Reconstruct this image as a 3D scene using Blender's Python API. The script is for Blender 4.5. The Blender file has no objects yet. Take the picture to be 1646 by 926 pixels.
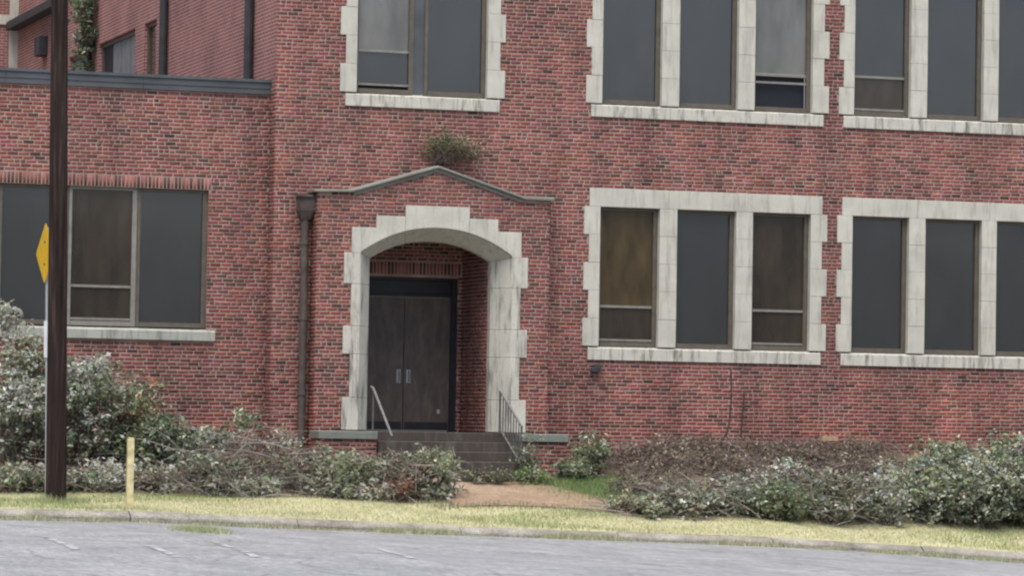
import bpy, bmesh, math, random
import numpy as np
from mathutils import Matrix, Vector

random.seed(7)
rng = np.random.default_rng(11)
scene = bpy.context.scene
col = scene.collection

# ------------------------------------------------------------------ camera
F_PX, W_PX, H_PX = 5956.44, 1646.0, 926.0
YAW, PITCH, ROLL = (math.radians(a) for a in (18.201, 2.1825, 0.9407))
CAM = np.array([-17.0745, -57.0853, 1.42])
_f = np.array([math.sin(YAW)*math.cos(PITCH), math.cos(YAW)*math.cos(PITCH), math.sin(PITCH)])
_r0 = np.array([math.cos(YAW), -math.sin(YAW), 0.0])
_u0 = np.cross(_r0, _f)
_r = _r0*math.cos(ROLL) + _u0*math.sin(ROLL)
_u = -_r0*math.sin(ROLL) + _u0*math.cos(ROLL)
cam_data = bpy.data.cameras.new('camera')
cam_data.sensor_width = 36.0
cam_data.lens = F_PX/W_PX*36.0
cam_data.clip_start = 0.5
cam_data.clip_end = 3000.0
cam = bpy.data.objects.new('camera', cam_data)
col.objects.link(cam)
cam.matrix_world = Matrix(((_r[0], _u[0], -_f[0], CAM[0]), (_r[1], _u[1], -_f[1], CAM[1]),
                           (_r[2], _u[2], -_f[2], CAM[2]), (0, 0, 0, 1)))
scene.camera = cam

# ------------------------------------------------------------------ light
SUN_EL, SUN_AZ = math.radians(70), math.radians(205)      # azimuth clockwise from +Y
SUN_STRENGTH, SKY_STRENGTH, EXPOSURE = 1.5, 0.09, 1.27
world = bpy.data.worlds.new('World')
scene.world = world
world.use_nodes = True
wn = world.node_tree.nodes
wn.clear()
sky = wn.new('ShaderNodeTexSky')
sky.sky_type = 'NISHITA'
sky.sun_disc = False
sky.sun_elevation = SUN_EL
sky.sun_rotation = SUN_AZ
sky.air_density = 0.9
sky.dust_density = 4.0
sky.ozone_density = 0.8
bg = wn.new('ShaderNodeBackground')
bg.inputs['Strength'].default_value = SKY_STRENGTH
wo = wn.new('ShaderNodeOutputWorld')
world.node_tree.links.new(sky.outputs[0], bg.inputs[0])
world.node_tree.links.new(bg.outputs[0], wo.inputs[0])
sun_data = bpy.data.lights.new('sun', 'SUN')
sun_data.energy = SUN_STRENGTH
sun_data.angle = math.radians(60)
sun_data.color = (1.0, 0.96, 0.90)
sun = bpy.data.objects.new('sun', sun_data)
col.objects.link(sun)
sd = Vector((math.sin(SUN_AZ)*math.cos(SUN_EL), math.cos(SUN_AZ)*math.cos(SUN_EL), math.sin(SUN_EL)))
sun.rotation_euler = sd.to_track_quat('Z', 'Y').to_euler()
sun.location = (0, -20, 40)
scene.view_settings.view_transform = 'Standard'
scene.view_settings.look = 'None'
scene.view_settings.exposure = EXPOSURE
scene.view_settings.gamma = 1.0
scene.view_settings.use_curve_mapping = False
scene.render.engine = 'CYCLES'
scene.cycles.max_bounces = 6
scene.cycles.use_denoising = True
scene.cycles.filter_width = 2.2

# ------------------------------------------------------------------ pixel helpers
def ray(u, v):
    return _f + _r*(u-823)/F_PX - _u*(v-463)/F_PX
def on_y(u, v, Y=0.0):
    d = ray(u, v); return CAM + d*((Y-CAM[1])/d[1])

# ------------------------------------------------------------------ object helpers
def par(o, p):
    o.parent = p
    if p.type == 'EMPTY':
        o.matrix_parent_inverse = Matrix.Translation(-Vector(p.location))
def tag(o, label=None, cat=None, group=None, kind=None):
    if label: o['label'] = label
    if cat: o['category'] = cat
    if group: o['group'] = group
    if kind: o['kind'] = kind
    return o
def thing(name, label, cat, loc=(0, 0, 0), group=None):
    o = bpy.data.objects.new(name, None)
    o.empty_display_size = 0.2
    col.objects.link(o)
    o.location = loc
    return tag(o, label, cat, group)
def fast_mesh(name, V, Fa, colors=None, smooth=False):
    """V (n,3); Fa (m,k); colors (n,3) per vertex"""
    V = np.asarray(V, dtype=np.float32); Fa = np.asarray(Fa, dtype=np.int32)
    me = bpy.data.meshes.new(name)
    m, k = Fa.shape
    me.vertices.add(len(V)); me.vertices.foreach_set('co', V.ravel())
    me.loops.add(m*k); me.loops.foreach_set('vertex_index', Fa.ravel())
    me.polygons.add(m)
    me.polygons.foreach_set('loop_start', np.arange(0, m*k, k, dtype=np.int32))
    me.polygons.foreach_set('loop_total', np.full(m, k, dtype=np.int32))
    if smooth:
        me.polygons.foreach_set('use_smooth', np.ones(m, dtype=bool))
    me.update(calc_edges=True)
    if colors is not None:
        at = me.color_attributes.new('col', 'FLOAT_COLOR', 'POINT')
        c4 = np.ones((len(V), 4), dtype=np.float32); c4[:, :3] = colors
        at.data.foreach_set('color', c4.ravel())
    return me
def link(name, me, mat, parent=None):
    o = bpy.data.objects.new(name, me)
    col.objects.link(o)
    if mat is not None and len(me.materials) == 0: me.materials.append(mat)
    if parent is not None: par(o, parent)
    return o
class MB:
    def __init__(s): s.v = []; s.f = []
    def quad(s, a, b, c, d):
        n = len(s.v); s.v += [tuple(a), tuple(b), tuple(c), tuple(d)]; s.f.append((n, n+1, n+2, n+3))
    def box(s, x0, x1, y0, y1, z0, z1):
        n = len(s.v)
        s.v += [(x0, y0, z0), (x1, y0, z0), (x1, y1, z0), (x0, y1, z0), (x0, y0, z1), (x1, y0, z1), (x1, y1, z1), (x0, y1, z1)]
        s.f += [(n+a, n+b, n+c, n+d) for a, b, c, d in ((0, 3, 2, 1), (4, 5, 6, 7), (0, 1, 5, 4), (1, 2, 6, 5), (2, 3, 7, 6), (3, 0, 4, 7))]
        return s
    def prism(s, pts, y0, y1):
        """polygon pts [(x,z)] counter-clockwise seen from -Y, extruded y0 (front) .. y1"""
        n = len(s.v); k = len(pts)
        s.v += [(x, y0, z) for x, z in pts] + [(x, y1, z) for x, z in pts]
        s.f.append(tuple(range(n, n+k))); s.f.append(tuple(range(n+2*k-1, n+k-1, -1)))
        for i in range(k):
            j = (i+1) % k
            s.f.append((n+j, n+i, n+k+i, n+k+j))
        return s
    def prism_z(s, pts, z0, z1):
        """polygon pts [(x,y)] counter-clockwise from above"""
        n = len(s.v); k = len(pts)
        s.v += [(x, y, z0) for x, y in pts] + [(x, y, z1) for x, y in pts]
        s.f.append(tuple(range(n+k-1, n-1, -1))); s.f.append(tuple(range(n+k, n+2*k)))
        for i in range(k):
            j = (i+1) % k
            s.f.append((n+i, n+j, n+k+j, n+k+i))
        return s
    def tube(s, pts, rads, sides=10, caps=True):
        n0 = len(s.v); pts = [Vector(p) for p in pts]
        for i, p in enumerate(pts):
            t = (pts[min(i+1, len(pts)-1)] - pts[max(i-1, 0)]).normalized()
            a = t.cross(Vector((0, 0, 1)) if abs(t.z) < 0.9 else Vector((1, 0, 0))).normalized()
            b = t.cross(a)
            r = rads[i] if hasattr(rads, '__len__') else rads
            for k in range(sides):
                an = 2*math.pi*k/sides
                s.v.append(tuple(p + a*math.cos(an)*r + b*math.sin(an)*r))
        for i in range(len(pts)-1):
            for k in range(sides):
                k2 = (k+1) % sides
                s.f.append((n0+i*sides+k, n0+i*sides+k2, n0+(i+1)*sides+k2, n0+(i+1)*sides+k))
        if caps:
            s.f.append(tuple(n0+k for k in range(sides-1, -1, -1)))
            s.f.append(tuple(n0+(len(pts)-1)*sides+k for k in range(sides)))
        return s
    def build(s, name, mat, parent=None, bevel=0.0, smooth=False):
        me = bpy.data.meshes.new(name); me.from_pydata(s.v, [], s.f)
        bm = bmesh.new(); bm.from_mesh(me)
        bmesh.ops.recalc_face_normals(bm, faces=bm.faces)
        if bevel > 0:
            es = [e for e in bm.edges if len(e.link_faces) == 2 and e.calc_face_angle(0) > 0.5]
            bmesh.ops.bevel(bm, geom=es, offset=bevel, segments=1, affect='EDGES', clamp_overlap=True)
        if smooth:
            for f in bm.faces: f.smooth = True
        bm.to_mesh(me); bm.free()
        return link(name, me, mat, parent)
def box(name, mat, parent, *c, bevel=0.0):
    return MB().box(*c).build(name, mat, parent, bevel)

# ------------------------------------------------------------------ materials
def new_mat(name):
    m = bpy.data.materials.new(name); m.use_nodes = True
    nt = m.node_tree
    return m, nt, nt.nodes['Principled BSDF']
def N(nt, t, **kw):
    n = nt.nodes.new(t)
    for k, v in kw.items():
        if k in n.inputs: n.inputs[k].default_value = v
        else: setattr(n, k, v)
    return n
def coords(nt, scale=(1, 1, 1), kind='Object'):
    tc = N(nt, 'ShaderNodeTexCoord'); mp = N(nt, 'ShaderNodeMapping')
    mp.inputs['Scale'].default_value = scale
    nt.links.new(tc.outputs[kind], mp.inputs['Vector']); return mp.outputs[0]
def noise(nt, vec, scale, detail=4, rough=0.55):
    n = N(nt, 'ShaderNodeTexNoise', Scale=scale, Detail=detail, Roughness=rough)
    nt.links.new(vec, n.inputs['Vector']); return n.outputs['Fac']
def ramp(nt, fac, stops):
    r = N(nt, 'ShaderNodeValToRGB')
    el = r.color_ramp.elements
    while len(el) < len(stops): el.new(0.5)
    for e, (p, c) in zip(el, stops):
        e.position = p; e.color = (*c, 1) if len(c) == 3 else c
    nt.links.new(fac, r.inputs['Fac']); return r.outputs['Color']
def mix(nt, a, b, fac, mode='MIX'):
    m = N(nt, 'ShaderNodeMix', data_type='RGBA', blend_type=mode)
    for s, v in ((m.inputs['Factor'], fac), (m.inputs[6], a), (m.inputs[7], b)):
        if hasattr(v, 'node'): nt.links.new(v, s)
        elif isinstance(v, (int, float)): s.default_value = v
        else: s.default_value = (*v, 1)
    return m.outputs[2]
def bump(nt, bsdf, h, strength=0.3, dist=0.01):
    b = N(nt, 'ShaderNodeBump', Strength=strength, Distance=dist)
    nt.links.new(h, b.inputs['Height']); nt.links.new(b.outputs[0], bsdf.inputs['Normal'])
def plain(name, c, rough=0.7, var=0.25, scale=6, metallic=0.0, spec=0.4, stretch=(1, 1, 1)):
    m, nt, b = new_mat(name)
    v = coords(nt, stretch)
    n1 = noise(nt, v, scale, 6, 0.6)
    lo = tuple(x*(1-var) for x in c); hi = tuple(min(1, x*(1+var)) for x in c)
    nt.links.new(ramp(nt, n1, [(0.3, lo), (0.7, hi)]), b.inputs['Base Color'])
    b.inputs['Roughness'].default_value = rough
    b.inputs['Metallic'].default_value = metallic
    b.inputs['Specular IOR Level'].default_value = spec
    bump(nt, b, noise(nt, v, scale*6, 3), 0.25, 0.004)
    return m
def mat_brick():
    m, nt, b = new_mat('brick_fired')
    at = N(nt, 'ShaderNodeVertexColor', layer_name='col')
    v = coords(nt)
    n1 = ramp(nt, noise(nt, v, 60, 4), [(0.25, (0.72,)*3), (0.75, (1.25,)*3)])
    c = mix(nt, at.outputs['Color'], n1, 1.0, 'MULTIPLY')
    # large weathering blotches
    n2 = ramp(nt, noise(nt, v, 0.9, 5, 0.6), [(0.32, (0.72, 0.74, 0.78)), (0.68, (1.2, 1.10, 1.02))])
    c = mix(nt, c, n2, 1.0, 'MULTIPLY')
    # rain runs: tall dark and light streaks drifting over the wall
    n4 = ramp(nt, noise(nt, coords(nt, (2.4, 2.4, 0.22)), 1.0, 5, 0.6), [(0.33, (0.74, 0.76, 0.78)), (0.5, (1, 1, 1)), (0.68, (1.14, 1.08, 1.04))])
    c = mix(nt, c, n4, 1.0, 'MULTIPLY')
    # pale lime bloom in patches
    n3 = ramp(nt, noise(nt, v, 2.6, 6, 0.7), [(0.56, (0, 0, 0)), (0.78, (0.30,)*3)])
    c = mix(nt, c, (0.42, 0.33, 0.30), n3)
    nt.links.new(c, b.inputs['Base Color'])
    b.inputs['Roughness'].default_value = 0.9
    b.inputs['Specular IOR Level'].default_value = 0.2
    bump(nt, b, noise(nt, v, 140, 3), 0.5, 0.004)
    return m
def mat_mortar():
    m, nt, b = new_mat('mortar')
    v = coords(nt)
    c = ramp(nt, noise(nt, v, 3.0, 6, 0.65), [(0.3, (0.29, 0.20, 0.165)), (0.55, (0.385, 0.28, 0.24)), (0.75, (0.47, 0.355, 0.31))])
    c2 = ramp(nt, noise(nt, coords(nt, (2.4, 2.4, 0.22)), 1.0, 5, 0.6), [(0.33, (0.74,)*3), (0.66, (1.15,)*3)])
    nt.links.new(mix(nt, c, c2, 1.0, 'MULTIPLY'), b.inputs['Base Color'])
    b.inputs['Roughness'].default_value = 0.95
    b.inputs['Specular IOR Level'].default_value = 0.1
    bump(nt, b, noise(nt, v, 90, 3), 0.4, 0.004)
    return m
def mat_far_brick():
    """brick of walls that recede or stand far off, laid as a procedural bond"""
    m, nt, b = new_mat('far_brick')
    tc = N(nt, 'ShaderNodeTexCoord'); sep = N(nt, 'ShaderNodeSeparateXYZ'); comb = N(nt, 'ShaderNodeCombineXYZ')
    nt.links.new(tc.outputs['Object'], sep.inputs[0])
    ad = N(nt, 'ShaderNodeMath', operation='ADD')
    nt.links.new(sep.outputs['X'], ad.inputs[0]); nt.links.new(sep.outputs['Y'], ad.inputs[1])
    nt.links.new(ad.outputs[0], comb.inputs['X']); nt.links.new(sep.outputs['Z'], comb.inputs['Y'])
    br = N(nt, 'ShaderNodeTexBrick')
    br.inputs['Scale'].default_value = 1.0
    br.inputs['Brick Width'].default_value = 0.18; br.inputs['Row Height'].default_value = 0.0613
    br.inputs['Mortar Size'].default_value = 0.006
    br.inputs['Color1'].default_value = (0.28, 0.105, 0.09, 1); br.inputs['Color2'].default_value = (0.20, 0.085, 0.08, 1)
    br.inputs['Mortar'].default_value = (0.44, 0.335, 0.30, 1)  # brick and mortar lightened: the milky veil is put into their colour
    nt.links.new(comb.outputs[0], br.inputs['Vector'])
    n2 = ramp(nt, noise(nt, tc.outputs['Object'], 1.1, 5, 0.6), [(0.3, (0.78,)*3), (0.7, (1.15,)*3)])
    nt.links.new(mix(nt, br.outputs['Color'], n2, 1.0, 'MULTIPLY'), b.inputs['Base Color'])
    b.inputs['Roughness'].default_value = 0.9
    b.inputs['Specular IOR Level'].default_value = 0.2
    inv = N(nt, 'ShaderNodeMath', operation='SUBTRACT'); inv.inputs[0].default_value = 1.0
    nt.links.new(br.outputs['Fac'], inv.inputs[1])
    bump(nt, b, inv.outputs[0], 0.6, 0.008)
    return m
def mat_stone(name='limestone', base=(0.52, 0.505, 0.44), stain=0.38):
    m, nt, b = new_mat(name)
    v = coords(nt)
    c = ramp(nt, noise(nt, v, 2.2, 6, 0.6), [(0.3, tuple(x*0.86 for x in base)), (0.7, tuple(min(1, x*1.1) for x in base))])
    vs = coords(nt, (9, 9, 1.1))
    st = ramp(nt, noise(nt, vs, 1.3, 5, 0.65), [(0.51, (0, 0, 0)), (0.68, (stain,)*3)])
    c = mix(nt, c, (0.15, 0.15, 0.13), st)
    vg = coords(nt, (3, 3, 1.2))
    al = ramp(nt, noise(nt, vg, 1.7, 5, 0.6), [(0.58, (0, 0, 0)), (0.78, (stain*0.8,)*3)])
    c = mix(nt, c, (0.25, 0.27, 0.19), al)
    g = ramp(nt, noise(nt, v, 70, 3), [(0.3, (0.9,)*3), (0.7, (1.06,)*3)])
    nt.links.new(mix(nt, c, g, 1.0, 'MULTIPLY'), b.inputs['Base Color'])
    b.inputs['Roughness'].default_value = 0.9
    b.inputs['Specular IOR Level'].default_value = 0.2
    bump(nt, b, noise(nt, v, 45, 4), 0.3, 0.005)
    return m
def mat_glass(name, c, rough=0.12, streak=True, coat=0.6, var=0.5, spec=0.5, ior=1.5):
    """window pane with a boarded or dark room close behind it"""
    m, nt, b = new_mat(name)
    v = coords(nt, (2.2, 2.2, 0.7) if streak else (1, 1, 1))
    n = noise(nt, v, 1.6, 4, 0.55)
    nt.links.new(ramp(nt, n, [(0.3, tuple(x*(1-var) for x in c)), (0.7, tuple(x*(1+var) for x in c))]), b.inputs['Base Color'])
    b.inputs['Roughness'].default_value = rough
    b.inputs['Specular IOR Level'].default_value = spec
    b.inputs['IOR'].default_value = ior
    b.inputs['Coat Weight'].default_value = coat
    b.inputs['Coat Roughness'].default_value = 0.05
    bump(nt, b, noise(nt, coords(nt), 1.2, 2), 0.08, 0.02)
    return m
def mat_leaf():
    m, nt, b = new_mat('leaf')
    at = N(nt, 'ShaderNodeVertexColor', layer_name='col')
    nt.links.new(at.outputs['Color'], b.inputs['Base Color'])
    b.inputs['Roughness'].default_value = 0.65
    b.inputs['Specular IOR Level'].default_value = 0.2
    tr = N(nt, 'ShaderNodeBsdfTranslucent'); nt.links.new(at.outputs['Color'], tr.inputs['Color'])
    mx = N(nt, 'ShaderNodeMixShader'); mx.inputs[0].default_value = 0.35
    out = nt.nodes['Material Output']
    nt.links.new(b.outputs[0], mx.inputs[1]); nt.links.new(tr.outputs[0], mx.inputs[2]); nt.links.new(mx.outputs[0], out.inputs[0])
    return m
def mat_vcol(name, rough=0.85):
    m, nt, b = new_mat(name)
    at = N(nt, 'ShaderNodeVertexColor', layer_name='col')
    n1 = ramp(nt, noise(nt, coords(nt), 40, 3), [(0.3, (0.7,)*3), (0.7, (1.2,)*3)])
    nt.links.new(mix(nt, at.outputs['Color'], n1, 1.0, 'MULTIPLY'), b.inputs['Base Color'])
    b.inputs['Roughness'].default_value = rough
    b.inputs['Specular IOR Level'].default_value = 0.2
    return m
def mat_asphalt():
    m, nt, b = new_mat('asphalt')
    v = coords(nt)
    c = ramp(nt, noise(nt, coords(nt, (1.3, 0.35, 1)), 1.3, 6, 0.7), [(0.3, (0.175, 0.182, 0.185)), (0.5, (0.235, 0.242, 0.244)), (0.7, (0.30, 0.306, 0.306))])
    g = ramp(nt, noise(nt, coords(nt, (12, 2.2, 1)), 1.5, 5, 0.8), [(0.3, (0.5,)*3), (0.7, (1.45,)*3)])
    c = mix(nt, c, g, 1.0, 'MULTIPLY')
    cr = N(nt, 'ShaderNodeTexVoronoi', feature='DISTANCE_TO_EDGE', Scale=0.55)
    wv = N(nt, 'ShaderNodeMix', data_type='VECTOR'); wv.inputs[0].default_value = 0.12
    nz = N(nt, 'ShaderNodeTexNoise', Scale=1.5, Detail=4)
    nt.links.new(v, nz.inputs['Vector']); nt.links.new(v, wv.inputs[4]); nt.links.new(nz.outputs['Color'], wv.inputs[5])
    nt.links.new(wv.outputs[1], cr.inputs['Vector'])
    ck = ramp(nt, cr.outputs['Distance'], [(0.0, (0.45,)*3), (0.02, (0, 0, 0))])
    c = mix(nt, c, (0.07, 0.07, 0.075), ck)
    pt = ramp(nt, noise(nt, v, 0.45, 4, 0.6), [(0.58, (0, 0, 0)), (0.72, (0.45,)*3)])
    c = mix(nt, c, (0.36, 0.35, 0.34), pt)
    nt.links.new(c, b.inputs['Base Color'])
    b.inputs['Roughness'].default_value = 0.8
    b.inputs['Specular IOR Level'].default_value = 0.35
    bump(nt, b, noise(nt, v, 70, 4, 0.7), 0.6, 0.01)
    return m
def mat_worn_paint():
    m, nt, b = new_mat('worn_paint')
    v = coords(nt)
    c = ramp(nt, noise(nt, v, 5.0, 6, 0.7), [(0.40, (0.28, 0.287, 0.29)), (0.65, (0.39, 0.395, 0.395))])
    nt.links.new(c, b.inputs['Base Color'])
    b.inputs['Roughness'].default_value = 0.8
    return m
def mat_ground(name, stops, scale, fine, bscale=25, rough=0.95):
    m, nt, b = new_mat(name)
    v = coords(nt)
    c = ramp(nt, noise(nt, v, scale, 6, 0.65), stops)
    g = ramp(nt, noise(nt, v, fine, 4, 0.7), [(0.3, (0.65,)*3), (0.7, (1.3,)*3)])
    nt.links.new(mix(nt, c, g, 1.0, 'MULTIPLY'), b.inputs['Base Color'])
    b.inputs['Roughness'].default_value = rough
    b.inputs['Specular IOR Level'].default_value = 0.15
    bump(nt, b, noise(nt, v, bscale, 4), 0.6, 0.03)
    return m
def mat_door():
    m, nt, b = new_mat('weathered_door_paint')
    v = coords(nt, (3.0, 3.0, 0.9))
    c = ramp(nt, noise(nt, v, 2.4, 6, 0.7), [(0.3, (0.055, 0.044, 0.038)), (0.55, (0.10, 0.078, 0.065)), (0.8, (0.19, 0.135, 0.105))])
    sp = ramp(nt, noise(nt, coords(nt), 9, 5, 0.6), [(0.62, (0, 0, 0)), (0.75, (0.5,)*3)])
    c = mix(nt, c, (0.15, 0.13, 0.12), sp)
    nt.links.new(c, b.inputs['Base Color'])
    b.inputs['Roughness'].default_value = 0.6
    bump(nt, b, noise(nt, v, 20, 4), 0.3, 0.004)
    return m
def mat_wood_pole():
    m, nt, b = new_mat('creosote_wood')
    v = coords(nt, (14, 14, 0.5))
    c = ramp(nt, noise(nt, v, 1.5, 6, 0.6), [(0.3, (0.012, 0.008, 0.007)), (0.55, (0.034, 0.023, 0.020)), (0.75, (0.085, 0.06, 0.05))])
    nt.links.new(c, b.inputs['Base Color'])
    b.inputs['Roughness'].default_value = 0.9
    b.inputs['Specular IOR Level'].default_value = 0.15
    bump(nt, b, noise(nt, v, 3, 5), 0.8, 0.02)
    return m
M = {}
M['brick'] = mat_brick()
M['mortar'] = mat_mortar()
M['far_brick'] = mat_far_brick()
M['stone'] = mat_stone()
M['sill'] = mat_stone('streaked_sill_stone', (0.52, 0.505, 0.44), 0.95)
M['old_stone'] = mat_stone('weathered_stone', (0.19, 0.188, 0.165), 0.75)
M['moss_stone'] = mat_stone('mossy_stone', (0.20, 0.215, 0.19), 0.7)
M['sill_stone'] = mat_stone('stained_sill_stone', (0.36, 0.37, 0.33), 0.7)
M['bronze'] = plain('bronze_anodised_frame', (0.105, 0.09, 0.07), 0.5, 0.2, 8)
M['grey_frame'] = plain('grey_aluminium_frame', (0.21, 0.20, 0.175), 0.5, 0.2, 8)
M['screen'] = mat_glass('solar_screen', (0.021, 0.0205, 0.021), 0.2, True, 0.6, 0.2, 0.5, 1.9)
M['upper_screen'] = M['screen']
M['amber_pane'] = mat_glass('boarded_pane', (0.062, 0.043, 0.020), 0.2, True, 0.6, 0.5)
M['brown_pane'] = mat_glass('dull_pane', (0.036, 0.027, 0.019), 0.2, True, 0.6, 0.4)
M['grey_pane'] = mat_glass('pane_over_blind', (0.13, 0.128, 0.12), 0.2, True, 0.8, 0.25)
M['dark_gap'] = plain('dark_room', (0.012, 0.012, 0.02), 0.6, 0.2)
M['coping_metal'] = plain('weathered_lead_coping', (0.075, 0.084, 0.092), 0.6, 0.25, 2)
M['pipe'] = plain('rusty_painted_pipe', (0.085, 0.068, 0.060), 0.8, 0.4, 5)
M['dark_pipe'] = plain('dark_pipe', (0.034, 0.035, 0.040), 0.7, 0.3, 5)
M['steel'] = plain('dull_steel_rail', (0.15, 0.145, 0.14), 0.6, 0.3, 12)
M['dark_steel'] = plain('dark_steel_rail', (0.10, 0.095, 0.09), 0.6, 0.3, 12)
M['door'] = mat_door()
M['door_dark'] = plain('dark_transom', (0.016, 0.016, 0.022), 0.5, 0.3)
M['step'] = mat_stone('step_concrete', (0.072, 0.060, 0.052), 0.4)
M['pole'] = mat_wood_pole()
M['yellow'] = plain('traffic_yellow', (0.62, 0.38, 0.018), 0.45, 0.12, 6)
M['pale_yellow'] = plain('faded_yellow_paint', (0.56, 0.49, 0.27), 0.75, 0.35, 7)
M['white'] = plain('white_reflective', (0.72, 0.74, 0.78), 0.5, 0.08)
M['galv'] = plain('galvanised', (0.45, 0.47, 0.50), 0.45, 0.1, 12, 0.3)
M['leaf'] = mat_leaf()
M['twig'] = mat_vcol('bark')
M['asphalt'] = mat_asphalt()
M['paint'] = mat_worn_paint()
M['kerb'] = mat_ground('kerb_concrete', [(0.3, (0.15, 0.14, 0.118)), (0.5, (0.25, 0.235, 0.20)), (0.7, (0.34, 0.325, 0.28))], 2.5, 30)
M['verge'] = mat_ground('dry_turf', [(0.3, (0.30, 0.29, 0.15)), (0.5, (0.40, 0.38, 0.22)), (0.7, (0.48, 0.45, 0.29))], 1.2, 22)
M['soil'] = mat_ground('leaf_litter_soil', [(0.3, (0.075, 0.055, 0.04)), (0.5, (0.12, 0.095, 0.065)), (0.7, (0.17, 0.145, 0.09))], 1.6, 18)
M['path'] = mat_ground('clay_stained_path', [(0.3, (0.19, 0.14, 0.095)), (0.5, (0.27, 0.195, 0.135)), (0.75, (0.34, 0.265, 0.195))], 1.3, 16)
M['added_hill'] = mat_ground('dark_added_hill', [(0.3, (0.016, 0.019, 0.014)), (0.7, (0.038, 0.042, 0.03))], 0.08, 0.6, 0.3)  # added unseen rise, coloured dark to deepen reflections in the lower windows
M['board'] = plain('grey_boarding', (0.16, 0.16, 0.165), 0.8, 0.2, 3)
M['roof'] = plain('flat_roof', (0.12, 0.12, 0.12), 0.9, 0.2, 2)

# ------------------------------------------------------------------ terrain
KERB_Y = -6.7
def kt(X):
    """height of the kerb top along the street"""
    if X < -6: return 0.1865 - 0.008*(max(X, -30)+6)
    z = -0.02 - 0.0256*X + 0.0105*max(0, -1-X)
    if X > 3.9: z -= 0.0225*(min(X, 14)-3.9)**1.2
    if X > 14: z = kt(14)
    return z
def sstep(a, b, x):
    t = min(1, max(0, (x-a)/(b-a))); return t*t*(3-2*t)
def g(X, Y):
    """ground height behind the kerb"""
    k = kt(X)
    t = min(1.0, max(0.0, (Y-KERB_Y)/4.7))
    z = k + (0.58-k)*(0.75*t + 0.25*t*t)
    bank_r = sstep(2.2, 4.2, X)*sstep(-4.2, -0.3, Y)*0.55
    bank_l = sstep(-1.7, -3.2, X)*sstep(-4.0, 0.2, Y)*0.35
    return z + bank_r + bank_l + 0.02*math.sin(X*2.1+Y*1.3) * sstep(KERB_Y+0.3, KERB_Y+1.5, Y)
def ground_hit(u, v):
    d = ray(u, v); t = 40.0
    while t < 75:
        p = CAM + d*t
        if p[1] > KERB_Y and p[2] <= g(p[0], p[1]): return p
        t += 0.02
    return p
def sheet(name, xs, ys, zf, mat, parent=None):
    V = [(x, y, zf(x, y)) for y in ys for x in xs]
    n = len(xs)
    Fa = [(j*n+i, j*n+i+1, (j+1)*n+i+1, (j+1)*n+i) for j in range(len(ys)-1) for i in range(n-1)]
    return link(name, fast_mesh(name, V, Fa, smooth=True), mat, parent)
XS = np.concatenate([np.linspace(-80, -16, 12), np.linspace(-15, 17, 130), np.linspace(18, 80, 12)])
# far ground that carries everything, reaching the horizon
gs = sheet('ground', np.linspace(-1500, 1500, 16), np.linspace(-1500, 1500, 16), lambda x, y: -1.6, M['verge'])
tag(gs, kind='structure')
road = sheet('road', XS, np.concatenate([np.linspace(-140, -30, 12), np.linspace(-28, KERB_Y-0.001, 40)]),
             lambda x, y: kt(x)-0.13 + 0.012*math.sin(x*0.5+y*0.7), M['asphalt'])
tag(road, kind='structure')
VERGE_END = KERB_Y+2.7
verge = sheet('grass_verge', XS, np.linspace(KERB_Y+0.16, VERGE_END, 16), g, M['verge'])
tag(verge, kind='structure')
yard = sheet('yard_soil', XS, np.linspace(VERGE_END, 1.0, 40), g, M['soil'])
tag(yard, kind='structure')
# kerb in cast sections
kerb = thing('kerb', None, None, (0, KERB_Y, 0)); tag(kerb, kind='structure')
x = -30.0
while x < 30:
    L = 2.4
    x1 = x+L-0.015
    z0a, z0b = kt(x), kt(x1)
    dz = random.uniform(-0.008, 0.008); dy = random.uniform(-0.012, 0.012)
    mb = MB()
    prof = [(0.0, -0.30), (0.0, -0.085), (0.012, -0.06), (0.07, -0.022), (0.17, 0.008), (0.17, -0.30)]
    n = len(prof)
    for xx, zz in ((x, z0a), (x1, z0b)):
        mb.v += [(xx, KERB_Y+dy+a, zz+dz+b) for a, b in prof]
    mb.f = [tuple(range(n)), tuple(range(2*n-1, n-1, -1))] + [((i+1) % n, i, n+i, n+(i+1) % n) for i in range(n)]
    mb.build('kerb_section', M['kerb'], kerb)
    x += L
# unseen wooded rise added behind the viewer, shaped to darken the lower panes' reflections
hx = np.linspace(-320, 320, 65); hy = np.linspace(-260, -145, 14)
added_hill = sheet('added_hill', hx, hy, lambda a, b: -1.8 + 23*math.sin(math.pi*(b+260)/115)**0.7*(0.85+0.12*math.sin(a*0.11)+0.08*math.sin(a*0.37)+0.05*math.sin(a*0.9)), M['added_hill'])
tag(added_hill, kind='structure')

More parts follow.
